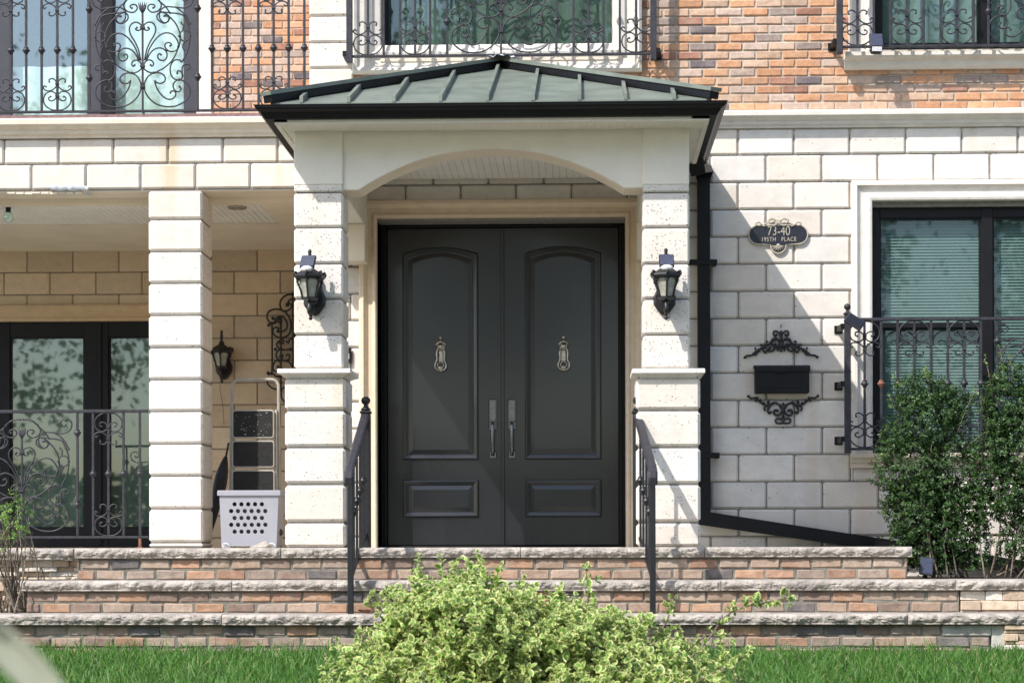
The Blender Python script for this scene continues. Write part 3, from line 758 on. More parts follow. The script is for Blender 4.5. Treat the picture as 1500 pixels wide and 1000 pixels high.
# roof
G0, G1, GY = PX(372, -2.05), PX(1067, -2.05), -2.05
gw = .125
ez = PZ(148, -1.95, 720); ax_, az_ = PX(735, 0), PZ(99, 0, 735)
ex0, ex1, ey = G0+gw-.03, G1-gw+.03, GY+gw-.03
A = Vector((ax_, .0, az_)); F0 = Vector((ex0, ey, ez)); F1 = Vector((ex1, ey, ez)); W0 = Vector((ex0, 0, ez)); W1 = Vector((ex1, 0, ez))
dn = Vector((0, 0, -.03)); mb = MB()
top = [A, F0, F1, W0, W1]; vs = top+[v+dn for v in top]
mb.add(vs, [(0, 1, 2), (0, 3, 1), (0, 2, 4), (5, 7, 6), (5, 6, 8), (5, 9, 7), (1, 6, 7, 2), (3, 8, 6, 1), (2, 7, 9, 4), (0, 5, 8, 3), (0, 4, 9, 5)])
roof = mb.build('portico_roof', M['roof'], house)
nf = (F0-A).cross(F1-A).normalized();  nf = nf if nf.z > 0 else -nf
xs_ = [PX(v, -1.9, 148) for v in (443, 512, 578, 646, 714, 781, 849, 916, 987)]
for i, x in enumerate(xs_):
    t = (x-ex0)/(ax_-ex0) if x < ax_ else (ex1-x)/(ex1-ax_)
    t = max(0, min(1, t))*.97
    if t < .03: continue
    ya = ey-.004; za = ez
    def on(y): return ez+(az_-ez)*((y-ey)/(0-ey))
    y1 = ey*(1-t)
    mb = MB(); hw = .011; hh = .04
    vs = [(x+s*hw, y, on(y)+q) for y in (ya, y1) for s in (-1, 1) for q in (0.0, hh)]
    mb.add(vs, [(0, 1, 3, 2), (4, 6, 7, 5), (0, 4, 5, 1), (2, 3, 7, 6), (1, 5, 7, 3), (0, 2, 6, 4)])
    mb.build('roof_seam', M['roof'], roof)
for F in (F0, F1):
    d = (F-A); ln = d.length; d.normalize(); sidev = d.cross(Vector((0, 0, 1))).normalized(); upv = sidev.cross(d).normalized(); upv = upv if upv.z > 0 else -upv
    a = A-d*.0; b = F+d*.02
    mb = MB(); q = .035; hh = .048
    vs = [p+sidev*s*q+upv*hq for p in (a, b) for s in (-1, 1) for hq in (.0, hh)]
    mb.add(vs, [(0, 1, 3, 2), (4, 6, 7, 5), (0, 4, 5, 1), (2, 3, 7, 6), (1, 5, 7, 3), (0, 2, 6, 4)])
    mb.build('hip_shade_band', M['black'], roof)  # black strip along the hip; shadow under the cap put into its colour
    mb = MB(); q = .045
    vs = [p+sidev*s*q+upv*hq for p in (a, b+d*.01) for s in (-1, 1) for hq in (hh+.001, hh+.026)]
    mb.add(vs, [(0, 1, 3, 2), (4, 6, 7, 5), (0, 4, 5, 1), (2, 3, 7, 6), (1, 5, 7, 3), (0, 2, 6, 4)])
    mb.build('hip_cap', M['roof'], roof)
mb = MB(); vs = []
for i in range(9):
    for j in range(5): vs.append((A.x-.10+.026*i, -.02-.045*j, A.z+.095-.012*j-.004*abs(i-4)+.012*math.sin(i*2.3+j*1.7)))
mb.add(vs, [(i*5+j, i*5+j+1, i*5+j+6, i*5+j+5) for i in range(8) for j in range(4)]); mb.build('plastic_scrap', M['tape'], roof)
# fascia + gutter
gz1 = PZ(150, GY, 720); gz0 = PZ(172.5, -1.97, 720); gh = gz1-gz0
def u_path(o): return [(G0+gw-o, -.004), (G0+gw-o, GY+gw-o), (G1-gw+o, GY+gw-o), (G1-gw+o, -.004)]
mb = MB(); prof = [(0, gz0), (.062, gz0), (.068, gz0+.15*gh), (.078, gz0+.3*gh), (.088, gz0+.5*gh), (.108, gz0+.66*gh), (.118, gz0+.8*gh), (.119, gz1-.004), (.125, gz1-.003), (.125, gz1), (.108, gz1), (.108, gz1-.02), (0, gz1-.02)]
pl = [u_path(o) for o, z in prof]
loops = [[(pl[j][i][0], pl[j][i][1], prof[j][1]) for j in range(len(prof))] for i in range(4)]
mb.rings(loops, cap0=True, cap1=True)
mb.build('gutter', M['black'], roof)
mb = MB(); pr = [(-.010, SZ-.004), (0.004, SZ-.004), (.004, ez-.028), (-.010, ez-.028)]
pl = [u_path(o) for o, z in pr]
loops = [[(pl[j][i][0], pl[j][i][1], pr[j][1]) for j in range(4)] for i in range(4)]
mb.rings(loops, cap0=True, cap1=True); mb.build('fascia', M['black'], roof)
# --- downspout on the right
dsx0, dsx1 = PX(1022, -.04), PX(1040, -.04); dc = (dsx0+dsx1)/2; hw = (dsx1-dsx0)/2
dsz1 = PZ(262, -.05, 1030); dsz0 = PZ(757, -.05, 1030)
ds = empty('downspout', (dc, -.05, dsz0), 'black rectangular rain downspout running down the wall right of the portico', 'downspout')
def spine_box(mb, pts, hw, hd):
    loops = []
    for i, p in enumerate(pts):
        p = Vector(p); a = (Vector(pts[min(i+1, len(pts)-1)])-p); b = (p-Vector(pts[max(i-1, 0)]))
        a = a.normalized() if a.length else b.normalized(); b = b.normalized() if b.length else a
        t = (a+b).normalized(); s = t.cross(Vector((0, 1, 0)))
        if s.length < .3: s = Vector((1, 0, 0))
        s.normalize(); k = 1/max(.6, t.dot(a)); y = s.cross(t).normalized()
        loops.append([tuple(p+s*hw*k*u+y*hd*v) for u, v in ((-1, -1), (1, -1), (1, 1), (-1, 1))])
    mb.rings(loops, cap0=True, cap1=True)
mb = MB(); spine_box(mb, [(dc, -.055, dsz1), (dc, -.055, dsz0+.02)], hw, .04)
mb.build('pipe', M['black'], ds)
mb = MB(); spine_box(mb, [(G1-.10, -.45, gz0+.02), (G1-.10, -.40, gz0-.06), (dc+.0, -.06, dsz1+.06), (dc, -.055, dsz1-.02)], hw*.98, .038)
mb.build('elbow', M['black'], ds)
e0 = P(1031, 758, -.05); e1 = P(1325, 802, -.05)
mb = MB(); dv = (e1-e0).normalized(); nn = Vector((-dv.z, 0, dv.x)); hh = .042
q0 = Vector((dc-hw, 0, dsz0+.03)); 
vs = []
for yy in (-.10, -.012):
    vs += [(dc-hw, yy, dsz0+.02), (dc-hw+.005, yy, dsz0-.055), (e1.x, yy, e1.z-hh), (e1.x, yy, e1.z+hh), (dc+hw, yy, dsz0+.035)]
mb.add(vs, [(0, 1, 2, 3, 4), (9, 8, 7, 6, 5)]+[(i, (i+1) % 5, 5+(i+1) % 5, 5+i) for i in range(5)])
mb.build('lower_run', M['black'], ds)
mb = MB(); spine_box(mb, [(e1.x-.01, -.055, e1.z), (e1.x+.12, -.055, e1.z-.02), (e1.x+.95, -.055, e1.z-.15)], .04, .038); mb.build('extension_pipe', M['black'], ds)
for (zpx, xa, xb) in ((384, 1010, 1051), (667, 1034, 1054)):
    z = PZ(zpx, -.1, 1030); mb = MB(); mb.cbox(PX(xa, -.1), PX(xb, -.1), -.108, -.098, z-.02, z+.02, .003)
    mb.box(PX(xb, -.1)-.035, PX(xb, -.1), -.098, -.002, z-.018, z+.018)
    for u in (PX(xa+6, -.1), PX(xb-5, -.1)): mb.add(*cyl_y(u, -.108, z, .006, .004, 8))
    mb.build('bracket', M['black'], ds)
# ================================================================= FRONT STEPS
steps = empty('front_steps', (0, -2.2, -.6), 'three wide brick steps with rock faced grey stone treads in front of the house', 'steps')
def rough_slab(x0, x1, yf, yb, z1, th=.066, seed=0, left=True):
    """stone tread with a hammered front edge"""
    nx = max(8, int((x1-x0)/.011)); m = 7; vs = []; idx = []
    for i in range(nx+1):
        x = x0+(x1-x0)*i/nx; row = []
        for j in range(m+1):
            t = j/m; z = z1-.004-(th-.008)*t
            p = Vector((x*13+seed*7.3, t*1.3+x*4.2, seed*3.1))
            d = abs(noise.noise(p))*.020 + abs(noise.noise(p*2.7))*.010 + noise.noise(p*7)*.003
            bulge = .012*math.sin(PI*min(1, t*1.1+.05))
            e = min(1, (x-x0)/.02, (x1-x)/.02)
            row.append((x, yf+.022-(d+bulge)*max(.2, e)*(1 if j else .5), z+noise.noise(p*3.1)*.002))
        idx.append(row)
    m2 = m+1
    for row in idx: vs += [(row[0][0], yb, z1)]+[(row[0][0], yf+.03, z1)]+row+[(row[0][0], yf+.045, z1-th)]+[(row[0][0], yb, z1-th)]
    k = m2+4; fs = []
    for i in range(nx):
        for j in range(k): fs.append((i*k+j, i*k+(j+1) % k, (i+1)*k+(j+1) % k, (i+1)*k+j))
    fs += [tuple(range(k-1, -1, -1)), tuple(nx*k+j for j in range(k))]
    mb = MB(); mb.add(vs, fs); return mb
STEP = [(-2.14, 0.0), (-2.39, -.202), (-2.64, -.402)]
sp = [(PX(107, -2.14), PX(1337, -2.14), [PX(410, -2.14), PX(762, -2.14), PX(1032, -2.14)]),
      (PX(27, -2.39), XR+.2, [PX(338, -2.39), PX(700, -2.39), PX(1056, -2.39), PX(1400, -2.39)]),
      (XL-.3, XR+.2, [PX(-30, -2.64), PX(323, -2.64), PX(690, -2.64), PX(1058, -2.64), PX(1330, -2.64)])]
for k, ((yf, z1), (a, b, js)) in enumerate(zip(STEP, sp)):
    e = [a]+js+[b]
    for i in range(len(e)-1):
        dz = rnd.uniform(-.0015, .0015)
        m_ = rough_slab(e[i]+.002, e[i+1]-.002, yf+rnd.uniform(0, .006), yf+(.36 if k else .5), z1+dz, .066, seed=k*10+i)
        m_.tint = (1, 1, 1); m_.build('tread', M['slab'], steps)
# lower landing slab on the left (continues behind the corner)
rough_slab(XL-.2, PX(107, -2.0)-.004, -2.02, -1.5, -.003, .07, 33).build('tread', M['slab'], steps)
mb = MB(); mb.box(XL-.2, sp[0][1]-.02, -1.641, YR, -.07, -.0045)
mb.box(sp[0][0]+.01, sp[0][1]-.015, -1.66, -1.5, -.07, -.003)
mb.build('landing', M['cement'], steps)
# risers: two brick courses each
zt_l = STEP[2][1]-.067-.066
f = brick_tint(1.0)
for k, (xa, xb, yb_) in enumerate(((PX(113, -2.1), PX(1328, -2.1), -2.10), (PX(38, -2.35), PX(1405, -2.35), -2.345), (XL, PX(1384, -2.6), -2.58))):
    zt = STEP[k][1]-.067
    fd = brick_tint(.3 if k < 2 else 1.2)  # more dark bricks in the lowest riser stand for the tread's shadow
    mb = MB()
    hl = [(PX(1378, -2.6), 99, zt-.062, 9)] if k == 2 else []
    xb2 = PX(1450, -2.6) if k == 2 else xb
    block_wall(mb, xa, xb2, zt-.137 if k < 2 else -.70, zt, yb_,   .1925, .0685, (PX(117, -2.1), PX(81, -2.35), PX(50, -2.6))[k], zt,
               holes=hl, gap=.010, vgap=.0085, ch=.008, thick=.05, jit=.006, tintf=fd)
    r = mb.build('riser', M['brick'], steps)
    mb = MB(); mb.box(xa-.0, xb2, yb_+.010, yb_+.25, -.9 if k == 2 else zt-.14, zt+.0005)
    mb.build('mortar_bed', M['mortar_dark'], r)
mb = MB(); mb.cbox(PX(1380, -2.58), PX(1452, -2.58), -2.578, -2.56, zt_l, STEP[2][1]-.070, .004); mb.cbox(PX(1452, -2.58)+.001, PX(1476, -2.58), -2.580, -2.45, -.85, STEP[2][1]-.070, .004)
mb.build('cement_patch', M['cement'], steps)
def ledge(x0, x1, z0, z1, Y, seed):
    r = random.Random(seed); mb = MB(); z = z1
    while z > z0+.01:
        h = min(r.choice((.022, .03, .045, .06)), z-z0); x = x0+r.uniform(-.1, 0)
        while x < x1:
            l = r.uniform(.10, .34); a, b = max(x, x0), min(x+l, x1)
            if b-a > .015:
                c = r.choice([(.60, .50, .40), (.50, .38, .27), (.66, .60, .52), (.44, .34, .25), (.58, .46, .34)]); mb.tint = c
                mb.cbox(a+.001, b-.001, Y-r.uniform(0, .035), Y+.08, z-h+.001, z-.001, .004, .002)
            x += l
        z -= h
    return mb
ledge(XL-.2, PX(112, -2.0), -.60, -.075, -1.93, 5).build('ledgestone', M['ledge'], steps)
ledge(XL-.2, PX(38, -2.2), -.62, -.21, -2.18, 9).build('ledgestone', M['ledge'], steps)
ledge(PX(1406, -2.33), XR+.1, -.405, -.27, -2.33, 12).build('ledgestone', M['ledge'], steps)
ledge(PX(1470, -2.58), XR+.1, -.85, -.47, -2.58, 15).build('ledgestone', M['ledge'], steps)
mb = MB(); mb.box(sp[0][1]-.02, XR+.2, -2.05, .0, -.6, -.215); o = mb.build('planting_bed', M['soil']); tag(o, kind='structure')

# ================================================================= WROUGHT IRON
U = .005
HEART = [(0,0),(10,1.5),(19,8),(22,17),(18.5,26.5),(10,30),(3.5,27.5),(1.2,22.5),(3.5,17.8),(8.5,15.2),(13,16.5),(13.6,20.2),(10.5,21.8)]
CSCR = [(17,36.8),(20.6,39),(22,35),(16.5,31.3),(9,32),(3,36.5),(1,42),(3,47.5),(8,50.5),(13,48.8),(12.6,45.2)]
def scroll(mb, cx, cz, pts, Y, r, s=1.0, flip=1, k=6, both=True, n=6):
    for m in ((1, -1) if both else (1,)):
        q = cr([(cx+m*x*U*s, Y, cz+flip*z*U*s) for x, z in pts], k)
        mb.tube(q, [r]*(len(q)-1)+[r*1.1], n)
        mb.ball(q[-1], r*1.5, 6)
def motif_small(parent, cx, cz, Y, s, flip, mat='iron'):
    mb = MB()
    scroll(mb, cx, cz, HEART, Y, .0052, s, flip); scroll(mb, cx, cz, CSCR, Y, .0052, s, flip)
    for z in (22.5, 42): mb.cbox(cx-.014, cx+.014, Y-.012, Y+.012, cz+flip*z*U*s-.008, cz+flip*z*U*s+.008, .003)
    return mb.build('scroll_ornament', M[mat], parent)
def T(pts, ox=495, oz=540, k=5.555): return [((x-ox)/k, (oz-z)/k) for x, z in pts]
PANEL = [T([(512,490),(530,400),(560,330),(600,262),(612,208),(590,165),(555,152),(520,165),(500,195),(515,218),(540,224),(556,212),(545,200)]),
 T([(525,485),(550,400),(590,330),(640,275),(700,248),(760,262),(800,310),(815,362),(796,400),(755,414),(715,400),(692,365),(705,338),(735,335),(752,352),(740,362)]),
 T([(530,492),(560,430),(600,392),(650,380),(695,400),(712,440),(703,475),(675,492),(640,480),(628,450),(643,430),(658,440)]),
 T([(499,538),(520,500),(550,485),(580,495),(592,520),(580,540),(566,530)]),
 T([(652,62),(700,78),(740,112),(790,170),(825,250),(828,320),(810,385),(765,480),(700,545),(640,580),(592,598),(545,590),(510,565),(499,542)]),
 T([(592,598),(650,602),(690,630),(692,672),(655,692),(620,685),(602,666),(615,720),(650,780),(700,825),(750,832),(785,805),(784,768),(752,760),(742,775)]),
 T([(592,598),(545,628),(515,680),(510,720),(520,770),(560,830),(620,875),(700,897),(790,892),(870,850),(912,790),(905,720),(870,680),(820,662),(780,680),(765,715),(780,755),(812,768),(835,745),(822,722)]),
 T([(760,500),(790,486),(825,490),(842,505),(880,440),(905,370),(916,280),(905,200),(870,120),(830,85),(652,62)]),
 T([(760,500),(742,545),(742,600),(765,645),(800,663),(835,655),(850,625),(832,588),(806,586),(802,605)]),
 T([(848,640),(845,590),(848,550),(872,525),(905,530),(915,558),(895,568)]),
 T([(652,62),(625,90),(630,130),(680,162),(722,145),(725,108),(690,98)])]
PTOP = [T(p, 140, 590, 4.35) for p in (
 [(335,232),(300,180),(265,150),(220,105),(180,94),(150,92)],
 [(245,212),(265,190),(270,165),(250,130),(215,103)],
 [(245,212),(205,218),(178,195),(185,168),(215,165),(226,180),(214,188)],
 [(262,205),(258,255),(285,290),(315,285),(328,255),(305,236),(290,245)],
 [(262,205),(300,182),(370,185),(430,190),(478,165),(490,120),(468,92),(430,95),(412,118),(430,142),(448,132)],
 [(370,187),(400,205),(440,245),(470,300)])]
def motif_panel(parent, cx, cz, Y, s, mat='iron', ztop=None):
    """cz = height of the main collar"""
    mb = MB()
    for p in PANEL: scroll(mb, cx, cz, p, Y, .0058, s)
    for p in PTOP: scroll(mb, cx, cz, p, Y, .0058, s)
    for m in (1, -1):
        c = (cx+m*(868-495)/5.555*U*s, cz+(540-275)/5.555*U*s); rr = 8.4*U*s
        mb.tube([(c[0]+rr*math.cos(a), Y, c[1]+rr*math.sin(a)) for a in [2*PI*i/16 for i in range(17)]], .0052, 6)
        for pts in ([(850,228),(858,190),(838,160)], [(868,325),(850,370),(862,400)]):
            scroll(mb, cx, cz, [(m*a, b) for a, b in T(pts)], Y, .005, s, both=False)
        for x, z in ((915,277),(822,277),(812,370),(758,502),(820,662),(785,762),(592,598),(706,402),(652,62)):
            q = T([(x, z)])[0]; mb.ball((cx+m*q[0]*U*s, Y, cz+q[1]*U*s), .0105, 6)
    # fleur and fan at the centre
    for a in (-.8, -.42, 0, .42, .8):
        b0_ = Vector((cx, Y, cz+84*U*s)); mb.tube([b0_, b0_+Vector((math.sin(a)*5*U, 0, 7*U)), b0_+Vector((math.sin(a)*9*U, 0, (13+5*math.cos(a))*U))], [.006, .009, .001], 6)
    for a in ():
        b0_ = Vector((cx, Y-.002, cz+4*U*s)); mb.tube([b0_, b0_+Vector((math.sin(a)*26*U*s, 0, math.cos(a)*26*U*s))], [.006, .003], 5)
    for z in (0, -32.5, 61): mb.cbox(cx-.018, cx+.018, Y-.013, Y+.013, cz+z*U*s-.010, cz+z*U*s+.010, .003)
    return mb.build('scroll_panel', M[mat], parent)
def knuckle(mb, x, Y, z, s=1.0):
    r = [(.009, -.030), (.014, -.026), (.016, -.018), (.027, -.006), (.028, .002), (.018, .012), (.016, .018), (.019, .021), (.010, .026)]
    mb.lathe(x, Y, [(a*s, z+b*s) for a, b in r], 10)
def railing(label, bars, Y, zb, zt, s, smalls, panels, posts, kn, group=None, x0=None, x1=None, plain_top=True, rusty=(), foot=None, pkn=(.18, .72)):
    """bars = x of plain bars; smalls = x of ornamented bars; panels = (centre x, collar z)"""
    xs = sorted(bars+smalls); xa = x0 if x0 is not None else xs[0]; xb = x1 if x1 is not None else xs[-1]
    ro = empty('railing', ((xa+xb)/2, Y, zb), label, 'railing', group)
    mb = MB(); mb.cbox(xa, xb, Y-.014, Y+.014, zt-.012, zt+.012, .004); mb.build('top_rail', M['iron'], ro)
    mb = MB(); mb.cbox(xa, xb, Y-.010, Y+.010, zb-.009, zb+.009, .003); mb.build('bottom_rail', M['iron'], ro)
    for x in xs:
        mb = MB(); mb.cbox(x-.0085, x+.0085, Y-.0085, Y+.0085, zb+.0095, zt-.0125, .002)
        b = mb.build('baluster', M['iron'], ro)
        if x in [p[2] for p in panels] + [p[3] for p in panels]: hs = pkn
        else: hs = (kn,)
        for h in hs:
            mb = MB(); knuckle(mb, x, Y, zb+(zt-zb)*h); mb.build('knuckle', M['rust' if x in rusty else 'iron'], b)
    for x in smalls:
        motif_small(ro, x, zb+.010, Y-.004, s, 1); motif_small(ro, x, zt-.012, Y-.004, s, -1)
    for (cx, cz, l, r_) in panels:
        mb = MB(); mb.cbox(cx-.007, cx+.007, Y-.007, Y+.007, zb+.0095, cz+84*U*s, .002); mb.build('baluster', M['iron'], ro)
        motif_panel(ro, cx, cz, Y-.002, s)
    for (x, za, zb_, br) in posts:
        mb = MB(); mb.cbox(x-.022, x+.022, Y-.022, Y+.022, za, zb_, .003)
        mb.cbox(x-.028, x+.028, Y-.028, Y+.028, zb_, zb_+.014, .004)
        p = mb.build('post', M['iron'], ro)
        mb = MB(); mb.lathe(x, Y, [(.018, zb_+.014), (.012, zb_+.024), (.010, zb_+.034), (.02, zb_+.042), (.026, zb_+.056), (.02, zb_+.072), (.006, zb_+.080)], 12); mb.build('ball_finial', M['iron'], p)
        for (zz, dx) in br:
            mb = MB(); mb.cbox(x-.035*dx-.03, x-.035*dx+.03, -.010, -.002, zz-.03, zz+.03, .003); mb.cbox(min(x-.02*dx, x-.05*dx), max(x-.02*dx, x-.05*dx), Y-.018, -.008, zz-.019, zz+.019, .003)
            mb.build('wall_bracket', M['black'], p)
    return ro
# upper left balcony railing
Yb = .02
zb = PZ(163, Yb, 200); zt = zb+.955
b = [PX(v, Yb, 100) for v in (-29, -6.6, 38.4, 61, 107, 131, 289.6, 310.5, 356, 378.6, 423, 446)]
sm = [PX(v, Yb, 100) for v in (16, 84, 333, 401)]
r1 = railing('long wrought iron balcony railing above the porch with one large scroll panel', b, Yb, zb, zt, .93, sm,
        [(PX(210, Yb), zb+.33, b[5], b[6])], [], .478, x0=PX(-40, Yb), x1=PX(456, Yb), pkn=(.26, .79))
mb = MB()
for v in (16, 210, 401):
    x = PX(v, Yb, 100); mb.cbox(x-.009, x+.009, Yb-.009, Yb+.009, DECK-.003, zb-.0095, .002); mb.build('foot', M['iron'], r1); mb = MB()
# upper centre railing
Yc = -.17
zb = PZ(81, Yc, 736); zt = zb+.95
b = [PX(v, Yc, 50) for v in (562, 586, 630, 655, 815, 840, 884, 908)]; sm = [PX(v, Yc, 50) for v in (539, 608, 862, 932)]
railing('window railing with black scrollwork above the portico roof between two square posts', b, Yc, zb, zt, .95, sm,
        [(PX(735, Yc), zb+.325, b[3], b[4])], [(PX(512, Yc, 50), zb-.045, zt+.05, [(zb+.02, 1)]), (PX(957, Yc, 50), zb-.045, zt+.05, [(zb+.02, -1)])], .478,
        x0=PX(512, Yc, 50)+.022, x1=PX(957, Yc, 50)-.022, pkn=(.26, .79))
# upper right railing
zb = PZ(68, Yc, 1350); zt = zb+.95
b = [PX(v, Yc, 50) for v in (1280, 1304.5, 1353, 1378, 1426, 1448, 1606, 1630)]; sm = [PX(v, Yc, 50) for v in (1256, 1328.5, 1401.5)]
railing('window railing at the upper right with a solar floodlight clipped to its bottom rail', b, Yc, zb, zt, 1.0, sm,
        [(PX(1527, Yc), zb+.325, b[5], b[6])], [(PX(1230, Yc, 50), zb-.05, zt+.05, [(zb+.04, 1)])], .478, x0=PX(1230, Yc, 50)+.022, x1=PX(1650, Yc), pkn=(.26, .79))
# lower right railing
Yd = -.24
zb = PZ(657, Yd, 1350); zt = PZ(467.5, Yd, 1350)
b = [PX(v, Yd, 560) for v in (1291, 1315, 1364, 1388.5, 1437, 1461, 1618)]; sm = [PX(v, Yd, 560) for v in (1266.5, 1339.5, 1412.5)]
railing('window railing with a ball topped post beside the black mailbox, partly behind two shrubs', b, Yd, zb, zt, .98, sm,
        [(PX(1540, Yd), zb+.325, b[5], b[6])], [(PX(1241.5, Yd, 560), zb-.03, zt+.035, [(PZ(478, Yd, 1230), 1), (PZ(562, Yd, 1230), 1), (PZ(643, Yd, 1230), 1)])], .505,
        x0=PX(1241.5, Yd, 560)+.022, x1=PX(1650, Yd), rusty=(b[0],), pkn=(.26, .83))
# lower left railing in front of the patio door
Ye = .12
zb = PZ(786.5, Ye, 150); zt = PZ(602, Ye, 150)
b = [PX(v, Ye, 690) for v in (-49, 113.5, 136.5, 181, 205)]; sm = [PX(v, Ye, 690) for v in (159,)]
r5 = railing('wrought iron porch railing with a large scroll panel left of the stone post', b, Ye, zb, zt, .93, sm,
        [(PX(32, Ye), zb+.345, b[0], b[1])], [], .505, x0=PX(-70, Ye), x1=PX(217, Ye), pkn=(.26, .83))
mb = MB(); x = b[4]; mb.cbox(x-.010, x+.010, Ye-.010, Ye+.010, -.002, zb-.0095, .003); mb.cbox(x-.022, x+.022, Ye-.022, Ye+.022, -.004, .008, .003)
mb.build('foot', M['rust'], r5)
mb = MB(); x = b[0]; mb.cbox(x-.010, x+.010, Ye-.010, Ye+.010, -.002, zb-.0095, .003); mb.build('foot', M['iron'], r5)
# ---- handrails of the steps
def handrail(xb_, xf_, side, label):
    Yb_, Yf_ = -1.58, -2.50; xb = PX(xb_, Yb_, 700); xf = PX(xf_, Yf_, 800)
    h = empty('handrail', (xf, Yf_, STEP[2][1]), label, 'handrail', 'handrails of the entrance steps')
    zt = PZ(604, Yb_, xb_); mb = MB(); mb.cbox(xb-.031, xb+.031, Yb_-.031, Yb_+.031, -.002, zt-.01, .005)
    mb.cbox(xb-.038, xb+.038, Yb_-.038, Yb_+.038, zt-.01, zt+.012, .008); p = mb.build('post', M['iron_black'], h)
    mb = MB(); mb.lathe(xb, Yb_, [(.024, zt+.012), (.034, zt+.02), (.02, zt+.034), (.012, zt+.044), (.013, zt+.052), (.026, zt+.062), (.031, zt+.078), (.026, zt+.094), (.01, zt+.104)], 14); mb.build('ball_finial', M['iron_black'], p)
    zf = PZ(693, Yf_, xf_)
    mb = MB(); mb.cbox(xf-.018, xf+.018, Yf_-.018, Yf_+.018, STEP[2][1]-.002, zf-.03, .004); mb.build('post', M['iron_black'], h)
    A_ = Vector((xb, Yb_-.02, zt-.02)); B_ = Vector((xf, Yf_-.06, zf+.015)); d = (B_-A_)
    q = [A_, A_+d*.5, B_-d.normalized()*.05, B_+Vector((0, -.018, -.014)), B_+Vector((0, -.022, -.045)), B_+Vector((0, -.012, -.085))]
    mb = MB(); loops = []
    for i, p_ in enumerate(q):
        t = (q[min(i+1, len(q)-1)]-q[max(i-1, 0)]).normalized(); s_ = t.cross(Vector((0, 0, 1)) if abs(t.z) < .9 else Vector((0, -1, 0))).normalized()
        if s_.x < 0: s_ = -s_
        u_ = s_.cross(t).normalized()
        hw_, hh_ = .028, .014
        loops.append([tuple(p_+s_*a*hw_+u_*b_*hh_) for a, b_ in ((-1, -.5), (-.6, -1), (.6, -1), (1, -.5), (1, .5), (.6, 1), (-.6, 1), (-1, .5))])
    mb.rings(loops, cap0=True, cap1=True, smooth=False); mb.build('rail', M['iron'], h)
    lo_a = Vector((xb, Yb_, .10)); lo_b = Vector((xf, Yf_, -.20))
    mb = MB(); mb.tube([lo_a, lo_b], .012, 4, smooth=False); mb.build('lower_rail', M['iron_black'], h)
    for t in (.2, .4, .6, .8):
        lo = lo_a.lerp(lo_b, t); hi = A_.lerp(B_, t)
        mb = MB(); mb.cbox(lo.x-.008, lo.x+.008, lo.y-.008, lo.y+.008, lo.z, hi.z, .002); b_ = mb.build('baluster', M['iron_black'], h)
        mb = MB(); knuckle(mb, lo.x, lo.y, (lo.z+hi.z)/2+.02); mb.build('knuckle', M['iron_black'], b_)
    return h
handrail(536, 513.5, -1, 'black metal handrail in front of the left stone pillar')
handrail(934, 956, 1, 'black metal handrail in front of the right stone pillar')

